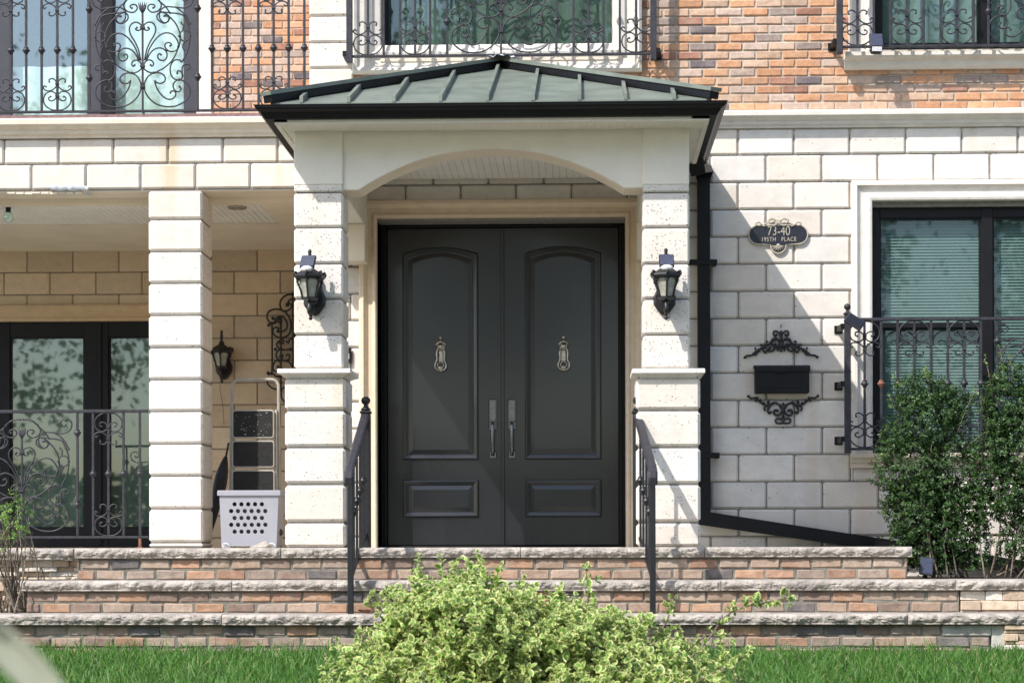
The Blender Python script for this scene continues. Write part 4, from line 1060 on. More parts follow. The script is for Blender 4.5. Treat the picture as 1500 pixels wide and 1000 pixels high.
# ================================================================= WALL LANTERNS
def lantern(solar=True):
    """built round the origin: wall plane y=0, foot of the pendant at z=0"""
    r = empty('wall_lantern', (0, 0, 0), 'lantern', 'lantern'); Y = -.135
    mb = MB()
    out = [(-.03, .30), (-.045, .27), (-.05, .20), (-.075, .145), (-.07, .10), (-.03, .045), (0, .03), (.03, .045), (.07, .10), (.075, .145), (.05, .20), (.045, .27), (.03, .30)]
    mb.rings([[(x, -.001, z) for x, z in out], [(x, -.018, z) for x, z in out], [(x*.8, -.028, .17+(z-.17)*.85) for x, z in out]], cap0=True)
    mb.build('backplate', M['iron_black'], r)
    mb = MB(); mb.tube(cr([(0, -.02, .16), (0, -.05, .10), (0, -.10, .055), (0, Y, .035), (0, Y-.02, .06), (0, Y, .12)], 6), [.014]*30+[.012], 8)
    mb.tube(cr([(0, -.10, .06), (0, -.118, .03), (.002, -.125, .0)], 5), .010, 8); mb.ball((.002, -.125, .004), .013, 8)
    mb.tube(cr([(0, -.03, .13), (.03, -.07, .12), (.02, -.11, .10), (0, -.12, .12)], 5), .007, 6); mb.tube(cr([(0, -.03, .13), (-.03, -.07, .12), (-.02, -.11, .10), (0, -.12, .12)], 5), .007, 6)
    mb.build('arm', M['iron_black'], r)
    mb = MB(); zb, zt, rb, rt = .135, .265, .050, .088; n = 6; ph = PI/6
    def ring(rr, z, k=n): return [(rr*math.cos(2*PI*i/k+ph), Y+rr*math.sin(2*PI*i/k+ph), z) for i in range(k)]
    mb.rings([ring(.03, zb-.02), ring(rb+.006, zb-.012), ring(rb+.008, zb), ring(rb-.002, zb+.004)], cap0=True)
    mb.rings([ring(rt-.006, zt-.012), ring(rt+.012, zt-.006), ring(rt+.018, zt+.006), ring(rt+.008, zt+.02), ring(.055, zt+.045), ring(.03, zt+.06)], cap0=True)
    for i in range(n):
        a = 2*PI*i/n+ph; c, s = math.cos(a), math.sin(a)
        mb.tube(cr([(rb*c, Y+rb*s, zb), ((rb+.012)*c, Y+(rb+.012)*s, zb+.05), ((rt-.006)*c, Y+(rt-.006)*s, zt-.03), (rt*c, Y+rt*s, zt)], 4), .0065, 5)
        b_ = 2*PI*i/n+ph; q = (rt+.012)
        mb.tube(cr([(q*c, Y+q*s, zt+.004), ((q+.006)*c, Y+(q+.006)*s, zt+.02), ((q-.004)*c, Y+(q-.004)*s, zt+.032), ((q-.016)*c, Y+(q-.016)*s, zt+.026)], 4), .0065, 6)
        mb.ball(((q-.002)*c, Y+(q-.002)*s, zt+.03), .010, 6)
        # small valance under the crown on each side
        a2 = 2*PI*(i+1)/n+ph; p0 = Vector((rt*.95*c, Y+rt*.95*s, zt-.004)); p1 = Vector((rt*.95*math.cos(a2), Y+rt*.95*math.sin(a2), zt-.004))
        mb.tube(cr([p0+Vector((0, 0, -.035)), p0.lerp(p1, .2)+Vector((0, 0, -.008)), p0.lerp(p1, .5)+Vector((0, 0, .0)), p0.lerp(p1, .8)+Vector((0, 0, -.008)), p1+Vector((0, 0, -.035))], 4), .006, 5)
    mb.build('lantern_frame', M['iron_black'], r)
    mb = MB(); mb.rings([ring(rb-.006, zb+.004), ring((rb+rt)/2-.012, (zb+zt)/2-.01), ring(rt-.012, zt-.006)], cap0=True, smooth=False)
    mb.build('glass_shade', M['lampglass'], r)
    mb = MB(); mb.lathe(0, Y, [(.028, .325), (.022, .345), (.012, .36), (.013, .40), (.010, .425), (.014, .435), (.006, .448)], 10); mb.build('finial', M['iron_black'], r)
    if solar:
        rot = Matrix.Rotation(R(-38), 4, 'X'); M4 = Matrix.Translation((0, Y-.045, .362)) @ Matrix.Rotation(R(52), 4, 'X')
        mb = MB(); mb.cbox(-.048, .048, -.055, .050, -.012, .010, .004, M4=M4); hd_ = mb.build('solar_head', M['iron_black'], r)
        mb = MB(); mb.cbox(-.044, .044, -.050, .046, .0105, .0135, .001, M4=M4); mb.build('solar_panel', M['solar'], hd_)
        mb = MB(); mb.ball((0, Y-.082, .312), .042, 10, sx=1, sy=.45, sz=.5); mb.build('lamp_lens', M['lens'], hd_)
    return r
La = lantern(True)
La.location = (PX(458, -1.79, 460), -1.667, PZ(467, -1.79, 458)); La.rotation_euler.z = R(-7)
tag(La, 'black lantern with a small solar panel mounted on the left stone pillar', 'lantern', 'solar lanterns on the pillars')
Lb = copy_tree(La); Lb.location = (PX(974.5, -1.79, 460), -1.667, PZ(466, -1.79, 974)); Lb.rotation_euler.z = R(2)
Lb['label'] = 'black lantern with a small solar panel mounted on the right stone pillar'
Lc = lantern(False); Lc.location = (PX(325, YR-.13, 500), YR-.012, PZ(560, YR-.13, 325)); tag(Lc, 'plain black lantern without solar panel on the shaded porch wall behind the stone post', 'lantern')
# dangling wires
mb = MB(); x, z = Lc.location.x-.02, Lc.location.z
mb.tube(cr([(x, YR-.1, z+.05), (x-.01, YR-.05, z-.05), (x+.01, YR-.03, z-.2), (x+.02, YR-.03, z-.36)], 6), .0022, 4)
mb.build('hanging_wire', M['iron_black'], Lc) if False else tag(mb.build('hanging_wire', M['iron_black']), 'thin dark wire dangling below the lantern on the porch wall', 'wire')

# ================================================================= SOLAR FLOODLIGHTS
def solar_spot(loc, tilt, yaw, roll, label, wd=.115, ht=.14, stake=False, lens=True, cell='solar'):
    r = empty('solar_light', (0, 0, 0), label, 'solar light')
    M4 = Matrix.Rotation(R(yaw), 4, 'Z') @ Matrix.Rotation(R(roll), 4, 'Y') @ Matrix.Rotation(R(tilt), 4, 'X')
    mb = MB(); mb.cbox(-wd/2, wd/2, -ht/2, ht/2, -.012, .010, .004, M4=M4); mb.build('panel_frame', M['frame_blue'], r)
    mb = MB(); mb.cbox(-wd/2+.007, wd/2-.007, -ht/2+.007, ht/2-.007, .0102, .013, .001, M4=M4); mb.build('solar_cell', M[cell], r)
    if lens:
        M5 = Matrix.Rotation(R(yaw), 4, 'Z') @ Matrix.Rotation(R(roll), 4, 'Y')
        mb = MB(); mb.cbox(-wd*.42, wd*.42, -.03, .035, -ht*.5-.035, -ht*.5+.012, .012, M4=M5); mb.cbox(-.012, .012, .0, .02, -ht*.4, 0, .004, M4=M5); hd_ = mb.build('lamp_head', M['iron_black'], r)
        mb = MB(); mb.cbox(-wd*.36, wd*.36, -.035, -.0305, -ht*.5-.028, -ht*.5+.006, .002, M4=M5); mb.build('lamp_lens', M['lens'], hd_)
        mb = MB(); mb.tube([(0, .02, -ht*.4), (0, .07, -ht*.45), (0, .09, -ht*.5)], .009, 6); mb.build('clamp', M['iron_black'], r)
    if stake:
        mb = MB(); mb.tube([(0, .012, 0), (0, .015, -stake)], .010, 6); mb.build('stake', M['black'], r)
    r.location = loc; return r
solar_spot(P(1252, 471, -.33), 60, -10, 34, 'dark tilted solar floodlight clipped to the ball topped railing post', .135, .085, lens=False, cell='solar_dark')
solar_spot(P(1283.5, 60, -.24), 70, 4, 0, 'blue solar floodlight on the bottom rail of the upper right window railing', .098, .112)
c = P(1357, 829, -2.0); solar_spot(c, 72, 3, 8, 'small pale solar light on a stake in the bed below the shrubs', .085, .115, stake=c.z+.22, lens=False)

# ================================================================= MAILBOX, ORNAMENTS, PLAQUE
a = P(1105, 534, -.1); b_ = P(1187, 575, -.1)
mbx = empty('mailbox', ((a.x+b_.x)/2, -.05, b_.z), 'black horizontal metal mailbox on the stone wall between two scroll ornaments', 'mailbox')
x0, x1, z0, z1 = a.x, b_.x, b_.z, a.z
mb = MB(); mb.cbox(x0+.006, x1-.006, -.095, -.002, z0, z1-.012, .006); bx = mb.build('box_body', M['black'], mbx)
mb = MB(); mb.cbox(x0+.045, x1-.045, -.098, -.0955, z0+.034, z0+.039, .001); mb.build('embossed_line', M['frame'], bx)
mb = MB(); pr = [(-.002, z1-.002), (-.05, z1+.0), (-.10, z1-.012), (-.108, z1-.022), (-.108, z1-.050), (-.102, z1-.052), (-.098, z1-.03), (-.002, z1-.02)]
loops = [[(x, y, z) for y, z in pr] for x in (x0, x1)]; mb.rings(loops, cap0=True, cap1=True)
mb.cbox(x0+.165, x1-.165, -.122, -.104, z1-.058, z1-.050, .003); mb.build('lid', M['frame'], mbx)
def OT(pts, ox, oz, s=5.553): return [((x-ox)/s, (oz-z)/s) for x, z in pts]
def ornament(name, label, cx, cz, curves, blobs, mid):
    o = MB(); Y = -.016; k = .00495
    for pts, r in curves:
        for m in (1, -1):
            q = cr([(cx+m*x*k, Y, cz+z*k) for x, z in pts], 6); rr = [r*1.25*(.75+.5*abs(math.sin(i*.9))) for i in range(len(q))]
            o.tube(q, rr, 6); o.ball(q[-1], r*1.7, 6, sy=.7)
    for x, z, r, sx_, sz_ in blobs:
        for m in (1, -1): o.ball((cx+m*x*k, Y, cz+z*k), r, 7, sx=sx_, sy=.6, sz=sz_)
    for x, z, r, sx_, sz_ in mid: o.ball((cx+x*k, Y-.004, cz+z*k), r, 8, sx=sx_, sy=.6, sz=sz_)
    return tag(o.build(name, M['iron_black'], origin=(cx, 0, cz)), label, 'ornament', 'scroll ornaments round the mailbox')
c = P(1070+412/5.553, 460+300/5.553, -.02)
f_ = lambda pts: OT(pts, 412, 300)
ornament('wall_ornament', 'black cast iron scroll ornament above the mailbox with a pointed crown', c.x, c.z,
  [(f_([(414,175),(430,150),(452,136),(470,142),(472,165),(458,178),(448,168)]), .0055),
   (f_([(418,250),(432,215),(455,198),(482,205),(492,230),(478,250),(460,244)]), .0065),
   (f_([(412,298),(430,262),(452,262),(475,292),(500,300),(520,285),(500,272)]), .006),
   (f_([(455,205),(500,232),(540,262),(590,284),(620,305),(650,332),(685,336),(708,350)]), .006),
   (f_([(520,240),(545,250),(560,285),(540,312),(528,296)]), .0055),
   (f_([(600,286),(606,312),(620,330),(640,322)]), .005)],
  [(*f_([(527,222)])[0], .010, 1.4, .8), (*f_([(572,250)])[0], .010, 1.2, .9), (*f_([(622,278)])[0], .009, .9, 1.2), (*f_([(590,300)])[0], .010, 1.2, .8), (*f_([(545,262)])[0], .016, 1.1, 1), (*f_([(625,322)])[0], .010, 1.2, .9), (*f_([(345,140)])[0], .001, 1, 1), (*f_([(440,285)])[0], .011, .8, 1.4), (*f_([(470,262)])[0], .010, 1, 1)],
  [(0, 36.5, .006, .7, 2.6), (0, 27, .011, 1, 1.6), (0, 18, .014, 1, 1.8), (0, 9, .016, 1.1, 1.5), (0, 1, .010, 1, 1.4)])
c = P(1070+428/5.553, 460+700/5.553, -.02)
f_ = lambda pts: OT(pts, 428, 700)
ornament('wall_ornament', 'black cast iron scroll ornament below the mailbox with its spike pointing down', c.x, c.z,
  [(f_([(436,790),(455,815),(485,822),(504,800),(492,778),(472,784)]), .0065),
   (f_([(440,770),(462,735),(500,720),(530,740),(552,780),(542,806),(528,796)]), .006),
   (f_([(500,722),(545,742),(585,735),(620,708),(652,682),(690,682),(712,664)]), .006),
   (f_([(432,868),(450,850),(478,850),(490,868),(478,886),(448,888)]), .0055),
   (f_([(560,740),(582,765),(575,780)]), .005)],
  [(*f_([(548,716)])[0], .011, 1.2, 1.3), (*f_([(585,722)])[0], .010, 1.2, .9), (*f_([(612,700)])[0], .009, .9, 1.3), (*f_([(650,705)])[0], .009, 1, .9), (*f_([(545,760)])[0], .011, 1, 1.3), (*f_([(640,678)])[0], .010, 1.4, .8), (*f_([(450,745)])[0], .011, .9, 1.4)],
  [(0, -6, .011, 1, 1.3), (0, -15, .015, 1.2, 1.7), (0, -24, .012, 1, 1.4), (0, -33, .012, 1.4, .7), (0, -40, .005, .8, 2.0)])
# address plaque
c = P(1140, 343.5, -.02); cx, cz = c.x, c.z; k = 1/200.
def plaque_outline(g=0):
    pts = []
    W_, H_ = 43.5*k+g, 14.5*k+g
    for i in range(15): a_ = -PI/2+PI*i/14; pts.append((cx+(W_-H_)+H_*math.cos(a_)*1.0, cz+H_*math.sin(a_)))
    for i in range(15): a_ = PI/2+PI*i/14; pts.append((cx-(W_-H_)+H_*math.cos(a_), cz+H_*math.sin(a_)))
    r_ = 12*k+g
    for i in range(13):
        a_ = PI+PI*i/12; pts.append((cx+r_*math.cos(a_), cz-14.0*k+r_*math.sin(a_)*1.1-.004))
    return pts
pq = empty('address_plaque', (cx, 0, cz), 'dark oval address plaque with pale gold border reading 73-40', 'plaque')
mb = MB(); o1, o2 = plaque_outline(0), plaque_outline(-.008)
mb.rings([[(x, -.002, z) for x, z in o1], [(x, -.022, z) for x, z in o1], [(x, -.022, z) for x, z in o2], [(x, -.017, z) for x, z in o2]], cap1=False); mb.build('plaque_border', M['gold'], pq)
mb = MB(); mb.add([(x, -.0172, z) for x, z in o2], [tuple(range(len(o2)))]); mb.build('plaque_plate', M['plaque'], pq)
mb = MB()
for m in (1, -1):
    for pts, r_ in (([(3, 20), (8, 23), (14, 21), (12, 17), (8, 18)], .005), ([(8, 16), (13, 18), (18, 16), (22, 13), (19, 12)], .004), ([(24, 14), (28, 18), (33, 16), (31, 13)], .004), ([(2, 15), (7, 13), (12, 14)], .0045)):
        mb.tube(cr([(cx+m*x*k, -.022, cz+z*k) for x, z in pts], 5), r_*1.5, 6)
mb.cbox(cx-.022, cx+.022, -.03, -.012, cz+14*k, cz+23*k, .008)
mb.build('crest', M['gold'], pq)
mb = MB()
for i in range(7):
    a_ = PI+PI*(i+.5)/7; mb.tube([(cx, -.02, cz-16*k), (cx+9.5*k*math.cos(a_), -.021, cz-16*k+8.5*k*math.sin(a_))], [.003, .005], 5)
mb.ball((cx, -.02, cz-16*k), .014, 8, sy=.5); mb.build('shell', M['gold'], pq)
def text(name, body, x, z, size, Y, mat, parent, sx=1.0, thick=.003, bold=0.0, sp_=1.0):
    cu = bpy.data.curves.new(name, 'FONT'); cu.body = body; cu.size = size; cu.align_x = 'CENTER'; cu.align_y = 'CENTER'; cu.extrude = thick; cu.offset = bold; cu.space_character = sp_
    t = bpy.data.objects.new(name, cu); S.collection.objects.link(t); bpy.context.view_layer.update()
    me = bpy.data.meshes.new_from_object(t.evaluated_get(bpy.context.evaluated_depsgraph_get())); bpy.data.objects.remove(t)
    o = bpy.data.objects.new(name, me); S.collection.objects.link(o); o.parent = parent
    o.rotation_euler = (PI/2, 0, 0); o.scale = (sx, 1, 1); o.location = (x-parent.location.x, Y-parent.location.y, z-parent.location.z)
    me.materials.clear(); me.materials.append(M[mat]); return o
text('house_number', '73-40', cx+.004, cz+.024, .098, -.018, 'gold', pq, .74, bold=-.0006)
text('street_name', '195TH   PLACE', cx+.004, cz-.036, .045, -.018, 'gold', pq, .80, sp_=1.1)

# ================================================================= PORCH THINGS
# folding step stool leaning on the porch wall
sy = .42
def sx_(v): return PX(v, sy, 650)
def sz_(v): return PZ(v, sy, 372)
st = empty('step_ladder', (sx_(372), sy, 0), 'folded cream step ladder with three black treads standing behind the laundry basket', 'ladder')
mb = MB(); l, r = sx_(337.5), sx_(408); t = sz_(555)
ro = .055
pts = [(l-.008, sy+.02, .012), (l+.006, sy+.04, t-ro)]
for i in range(7): a_ = PI-PI/2*i/6; pts.append((l+.006+ro+ro*math.cos(a_), sy+.045, t-ro+ro*math.sin(a_)))
for i in range(7): a_ = PI/2-PI/2*i/6; pts.append((r-.006-ro+ro*math.cos(a_), sy+.045, t-ro+ro*math.sin(a_)))
pts += [(r+.008, sy+.02, .012)]
mb.tube(pts, .0125, 8); mb.build('handle_frame', M['cream_metal'], st)
mb = MB()
for x in (l+.022, r-.022): mb.tube([(x, sy+.0, .012), (x, sy+.02, sz_(600))], .010, 6)
mb.build('rear_leg', M['cream_metal'], st)
def rrect(xa, xb, za, zb, r_, y, n=5):
    out = []
    for cx_, cz_, a0 in ((xb-r_, zb-r_, 0), (xa+r_, zb-r_, PI/2), (xa+r_, za+r_, PI), (xb-r_, za+r_, 3*PI/2)):
        for i in range(n+1): a_ = a0+PI/2*i/n; out.append((cx_+r_*math.cos(a_), y, cz_+r_*math.sin(a_)))
    return out
for i, (ya, yb2) in enumerate(((600, 642), (645, 685), (688, 729))):
    xa, xb = sx_(340.5-i*.4), sx_(402.5+i*.2); za, zb = sz_(yb2), sz_(ya); yy = sy-.02+.004*i
    mb = MB(); mb.rings([rrect(xa, xb, za, zb, .022, yy+.03), rrect(xa, xb, za, zb, .022, yy), rrect(xa+.004, xb-.004, za+.004, zb-.004, .02, yy-.006), rrect(xa+.010, xb-.010, za+.010, zb-.010, .016, yy-.006), rrect(xa+.011, xb-.011, za+.011, zb-.011, .016, yy)], cap0=True)
    tr = mb.build('tread', M['cream_metal'], st)
    mb = MB(); mb.rings([rrect(xa+.0115, xb-.0115, za+.0115, zb-.0115, .015, yy-.0005), rrect(xa+.0125, xb-.0125, za+.0125, zb-.0125, .015, yy-.004)]); mb.build('rubber_mat', M['rubber'], tr)
    if i == 0:
        mb = MB(); r9 = random.Random(3)
        for q in range(46):
            x = r9.uniform(xa+.02, xb-.02); z = r9.uniform(za+.02, zb-.02); e = r9.uniform(.001, .0035)
            mb.ball((x, yy-.004, z), e, 4, sx=r9.uniform(.6, 2.2), sy=.3)
        mb.tint = (1, 1, 1); tag(mb.build('paint_specks', M['cream_metal'], tr), kind='stuff')
# laundry basket with punched holes
by = -.28
def bxx(v): return PX(v, by, 760)
ba = empty('laundry_basket', (bxx(365), by, 0), 'pale lavender plastic laundry basket with round holes on the porch', 'basket')
ztop = PZ(719, by, 365); zrim = PZ(724, by, 365)
def basket_wall(mb):
    # front panel with holes: grid where holes are octagon cut-outs
    bl, br_ = bxx(324), bxx(404.5); tl, tr_ = bxx(321.5), bxx(408)
    zb_ = .012; yb_f, yt_f = by+.012, by
    def pos(u, v):
        x = (bl+(br_-bl)*u)*(1-v)+(tl+(tr_-tl)*u)*v; y = yb_f*(1-v)+yt_f*v; return (x, y, zb_+(zrim-zb_)*v)
    NX, NZ = 5, 5
    hx0, hx1 = PX(343, by, 760), PX(387, by, 760)
    rows = [738.5, 748.5, 758.5, 768.5, 778.5]
    return bl, br_, tl, tr_, pos
mb = MB(); bl, br_, tl, tr_, pos = basket_wall(mb)
# front face: boolean-free punched sheet made with triangle_fill
holes = []
for j, ypx in enumerate((738, 748, 758, 768, 778)):
    n = 5 if j % 2 == 0 else 6; x0_ = 343.5 if n == 5 else 338.5
    for i in range(n): holes.append((PX(x0_+i*10.0, by, ypx), PZ(ypx, by, 365)))
bm = bmesh.new(); rad = .0158
def loop(pts):
    vs = [bm.verts.new(p) for p in pts]; return [bm.edges.new((vs[i], vs[(i+1) % len(vs)])) for i in range(len(vs))]
ed = loop([pos(0, 0), pos(1, 0), pos(1, 1), pos(0, 1)])
for hx, hz in holes:
    v = (hz-.012)/(zrim-.012); y = by+.012*(1-v)
    ed += loop([(hx+rad*math.cos(2*PI*i/12), y, hz+rad*math.sin(2*PI*i/12)) for i in range(12)])
bmesh.ops.triangle_fill(bm, use_beauty=True, use_dissolve=False, edges=ed)
bm.verts.index_update(); mb.add([v.co[:] for v in bm.verts], [tuple(v.index for v in f_.verts) for f_ in bm.faces]); bm.free()
nb = len(mb.v)
mb.add([(x, y+.004, z) for x, y, z in mb.v], [tuple(reversed(f_)) for f_ in mb.f])
dp = .30; ybk = by+dp
L0 = [(bl, by+.012, .012), (br_, by+.012, .012), (br_, ybk-.012, .012), (bl, ybk-.012, .012)]; L1 = [(tl, by, zrim), (tr_, by, zrim), (tr_, ybk, zrim), (tl, ybk, zrim)]
for i in (1, 2, 3):
    j = (i+1) % 4; mb.add([L0[i], L0[j], L1[j], L1[i]], [(0, 1, 2, 3)])
mb.add(L0, [(3, 2, 1, 0)])
bb = mb.build('basket_body', M['plastic'], ba, recalc=False)
mb = MB(); o_ = .012
R0 = [(tl-.002, by-.001, zrim-.004), (tr_+.002, by-.001, zrim-.004), (tr_+.002, ybk+.001, zrim-.004), (tl-.002, ybk+.001, zrim-.004)]
def off(q, d, z): cx_ = (tl+tr_)/2; cy_ = (by+ybk)/2; return [(x+(d if x > cx_ else -d), y+(d if y > cy_ else -d), z) for x, y, _ in q]
mb.rings([off(R0, 0, zrim-.004), off(R0, o_, zrim-.006), off(R0, o_, ztop+.002), off(R0, o_-.006, ztop+.006), off(R0, -.004, ztop+.006), off(R0, -.006, zrim)], cap1=False)
mb.build('basket_rim', M['plastic'], ba)
for x in (bxx(331), bxx(398)):
    mb = MB(); mb.tube([(x+.026*math.cos(a_), by-.004, .006+.026*math.sin(a_)) for a_ in [PI*i/8 for i in range(9)]], .005, 6); mb.box(x-.03, x+.03, by+.012, by+.05, 0, .014); mb.build('foot', M['lens'], ba)
# laundry, with a black box added to darken the inside behind the holes
mb = MB()
for i in range(10): mb.ball((bxx(335+i*7), by+.12+.05*(i % 2), .10+.03*math.sin(i*1.7)), .06, 7, sz=.6)
mb.box(bl+.02, br_-.02, by+.035, ybk-.04, .014, .37)
tag(mb.build('laundry', M['cloth'], origin=(bxx(365), by+.1, .02)), 'black laundry fill added inside the lavender basket to darken it behind the holes', 'laundry')
# flat stone at its foot
mb = MB(); c0 = P(380, 797, -1.0); pts = []
N_ = 14
lo_, hi_, to_ = [], [], []
for i in range(N_):
    a_ = 2*PI*i/N_; rx = .075*(1+.12*math.sin(3*a_+1)); ry = .05*(1+.1*math.sin(2*a_))
    h_ = .012+.028*max(0, math.cos(a_-.6))
    lo_.append((c0.x+rx*math.cos(a_), -1.0+ry*math.sin(a_), -.003)); hi_.append((c0.x+rx*.96*math.cos(a_), -1.0+ry*.96*math.sin(a_), h_*.7)); to_.append((c0.x+rx*.6*math.cos(a_), -1.0+ry*.6*math.sin(a_), h_+.006))
mb.rings([lo_, hi_, to_], cap0=True); tag(mb.build('flat_stone', M['slab'], origin=(c0.x, -1.0, 0)), 'small flat stone lying on the landing in front of the laundry basket', 'stone')
# folded umbrella
uy = .55; a_ = P(331, 668, uy); b2 = P(306, 792, uy)
mb = MB(); d_ = (b2-a_); n_ = 12; pts = [a_+d_*(i/n_) for i in range(n_+1)]
rr = [.012, .03, .042, .05, .052, .048, .042, .036, .03, .024, .018, .010, .006]
mb.tube(pts, rr, 9); um = empty('umbrella', (b2.x, uy, 0), 'folded black umbrella leaning behind the stone post beside the ladder', 'umbrella'); mb.build('canopy', M['cloth'], um)
mb = MB(); mb.tube([a_-d_*.16, a_+d_*.02], .008, 6); mb.tube([b2, b2+d_*.03], .004, 6); mb.build('shaft', M['iron_black'], um)
# wrought iron wall trellis
ty = YR-.06; o = MB()
def TT(pts): return [tuple(P(380+x/5.555, 420+z/5.555, ty)) for x, z in pts]
for pts in ([(300,60),(230,65),(180,100),(168,150),(190,195),(235,190),(262,160),(245,135),(222,150)],
            [(290,100),(250,105),(225,140)],
            [(60,245),(75,205),(115,184),(165,185),(220,215),(250,270),(255,340),(235,390),(180,415),(130,400),(108,365),(120,335),(155,335),(150,362)],
            [(60,245),(80,285),(115,292),(132,265),(108,255)], [(140,270),(165,290),(180,272),(160,262)],
            [(105,300),(135,290),(145,250),(190,245),(222,285),(222,335),(190,362),(150,362)],
            [(75,312),(95,300),(102,330),(102,680),(90,705),(68,700)],
            [(160,440),(140,465),(150,490),(180,510),(265,510)], [(160,440),(190,430),(195,455),(170,458)],
            [(160,600),(135,560),(150,520),(180,508)], [(160,570),(188,555),(180,590),(160,600)],
            [(215,440),(235,455),(245,430),(265,420)], [(215,560),(240,550),(245,580),(225,600)],
            [(110,640),(130,605),(180,598),(235,610),(262,640)], [(110,640),(115,680),(160,690),(190,670),(150,650)],
            [(60,750),(70,790),(110,825),(170,830),(230,800),(280,750)], [(175,250),(175,840)], [(270,40),(270,900)], [(180,830),(180,900),(210,940)],
            [(70,720),(100,700),(130,725),(160,730)]):
    q = cr(TT(pts), 6); o.tube(q, .008, 6); o.ball(q[-1], .013, 6)
for p in TT([(75,312),(70,700),(230,150),(110,258),(150,362),(170,458),(130,508),(250,508),(280,395)]): o.ball(p, .015, 6)
c0 = P(410, 570, ty); tag(o.build('wall_trellis', M['iron_black'], origin=tuple(c0)), 'black wrought iron trellis of scrolls on the porch wall behind the ladder', 'trellis')
# hanging glass ornament at the left edge of the porch
c0 = P(14, 310, .5); ho = empty('hanging_ornament', (c0.x, .5, c0.z), 'small glass ornament with a dark cap hanging at the left end of the porch ceiling', 'ornament')
mb = MB(); mb.tube([(c0.x-.01, .5, PZT+.012), (c0.x-.01, .5, c0.z+.07)], .002, 4); mb.lathe(c0.x-.01, .5, [(.012, c0.z+.08), (.022, c0.z+.07), (.02, c0.z+.0), (.028, c0.z-.005)], 10); mb.build('cap', M['iron_black'], ho)
mb = MB(); mb.lathe(c0.x-.01, .5, [(.028, c0.z-.006), (.042, c0.z-.03), (.044, c0.z-.05), (.03, c0.z-.075), (.008, c0.z-.085)], 12); mb.build('glass_bulb', M['glass_mint'], ho)
# ================================================================= PLANTS
def leaf_mesh(name, B, D, Nn, ln, wd, rng, mat, ring=False, curl=.15, parent=None, origin=(0, 0, 0)):
    """many leaves in one mesh; B base points, D axes, Nn normals (n,3)"""
    n = len(B); D = D/np.linalg.norm(D, axis=1, keepdims=True)
    Sx = np.cross(D, Nn); Sx /= np.linalg.norm(Sx, axis=1, keepdims=True)+1e-9
    Nn = np.cross(Sx, D)
    if ring:
        ax_ = np.array([0, .16, .45, .78, 1, .78, .45, .16]); sd_ = np.array([0, .36, .5, .34, 0, -.34, -.5, -.36])
        ai = .12+ax_*.70; si = sd_*.62
        a = np.concatenate([ax_, ai]); s_ = np.concatenate([sd_, si]); u = np.abs(s_)*.30 - curl*(a-.4)**2
        fc = [[i, (i+1) % 8, 8+(i+1) % 8, 8+i] for i in range(8)] + [[8, 9, 10, 11], [8, 11, 12, 15], [12, 13, 14, 15]]
        e = np.array([1.]*8+[0.]*8)
    else:
        a = np.array([0, .42, 1, .42, .5]); s_ = np.array([0, .5, 0, -.5, 0]); u = np.array([0, .16, -curl, .16, 0.])
        fc = [[0, 1, 4], [1, 2, 4], [0, 4, 3], [3, 4, 2]]; e = np.zeros(5)
    k = len(a)
    V = (B[:, None, :] + D[:, None, :]*(a[None, :, None]*ln[:, None, None]) + Sx[:, None, :]*(s_[None, :, None]*wd[:, None, None]) + Nn[:, None, :]*(u[None, :, None]*ln[:, None, None]))
    V = V.reshape(-1, 3) - np.array(origin)
    me = bpy.data.meshes.new(name)
    lens = [len(f) for f in fc]; tot = sum(lens)
    flat = np.concatenate([np.array(f) for f in fc]); idx = (flat[None, :]+(np.arange(n)*k)[:, None]).ravel()
    me.vertices.add(len(V)); me.vertices.foreach_set('co', V.astype(np.float32).ravel())
    me.loops.add(len(idx)); me.loops.foreach_set('vertex_index', idx.astype(np.int32))
    starts = np.concatenate([[0], np.cumsum(lens)[:-1]]); ls = (starts[None, :]+(np.arange(n)*tot)[:, None]).ravel()
    me.polygons.add(len(ls)); me.polygons.foreach_set('loop_start', ls.astype(np.int32))
    me.polygons.foreach_set('use_smooth', np.ones(len(ls), bool))
    me.update(calc_edges=True)
    col = np.ones((n, k, 4), np.float32); col[:, :, 0] = e[None, :]*rng.uniform(.75, 1.25, (n, 1)) ; col[:, :, 1] = rng.uniform(0, 1, (n, 1)); col[:, :, 2] = 0
    ca = me.color_attributes.new('tint', 'FLOAT_COLOR', 'POINT'); ca.data.foreach_set('color', col.ravel())
    me.materials.append(mat); me.validate()
    o = bpy.data.objects.new(name, me); S.collection.objects.link(o)
    if parent is not None: o.parent = parent
    return o
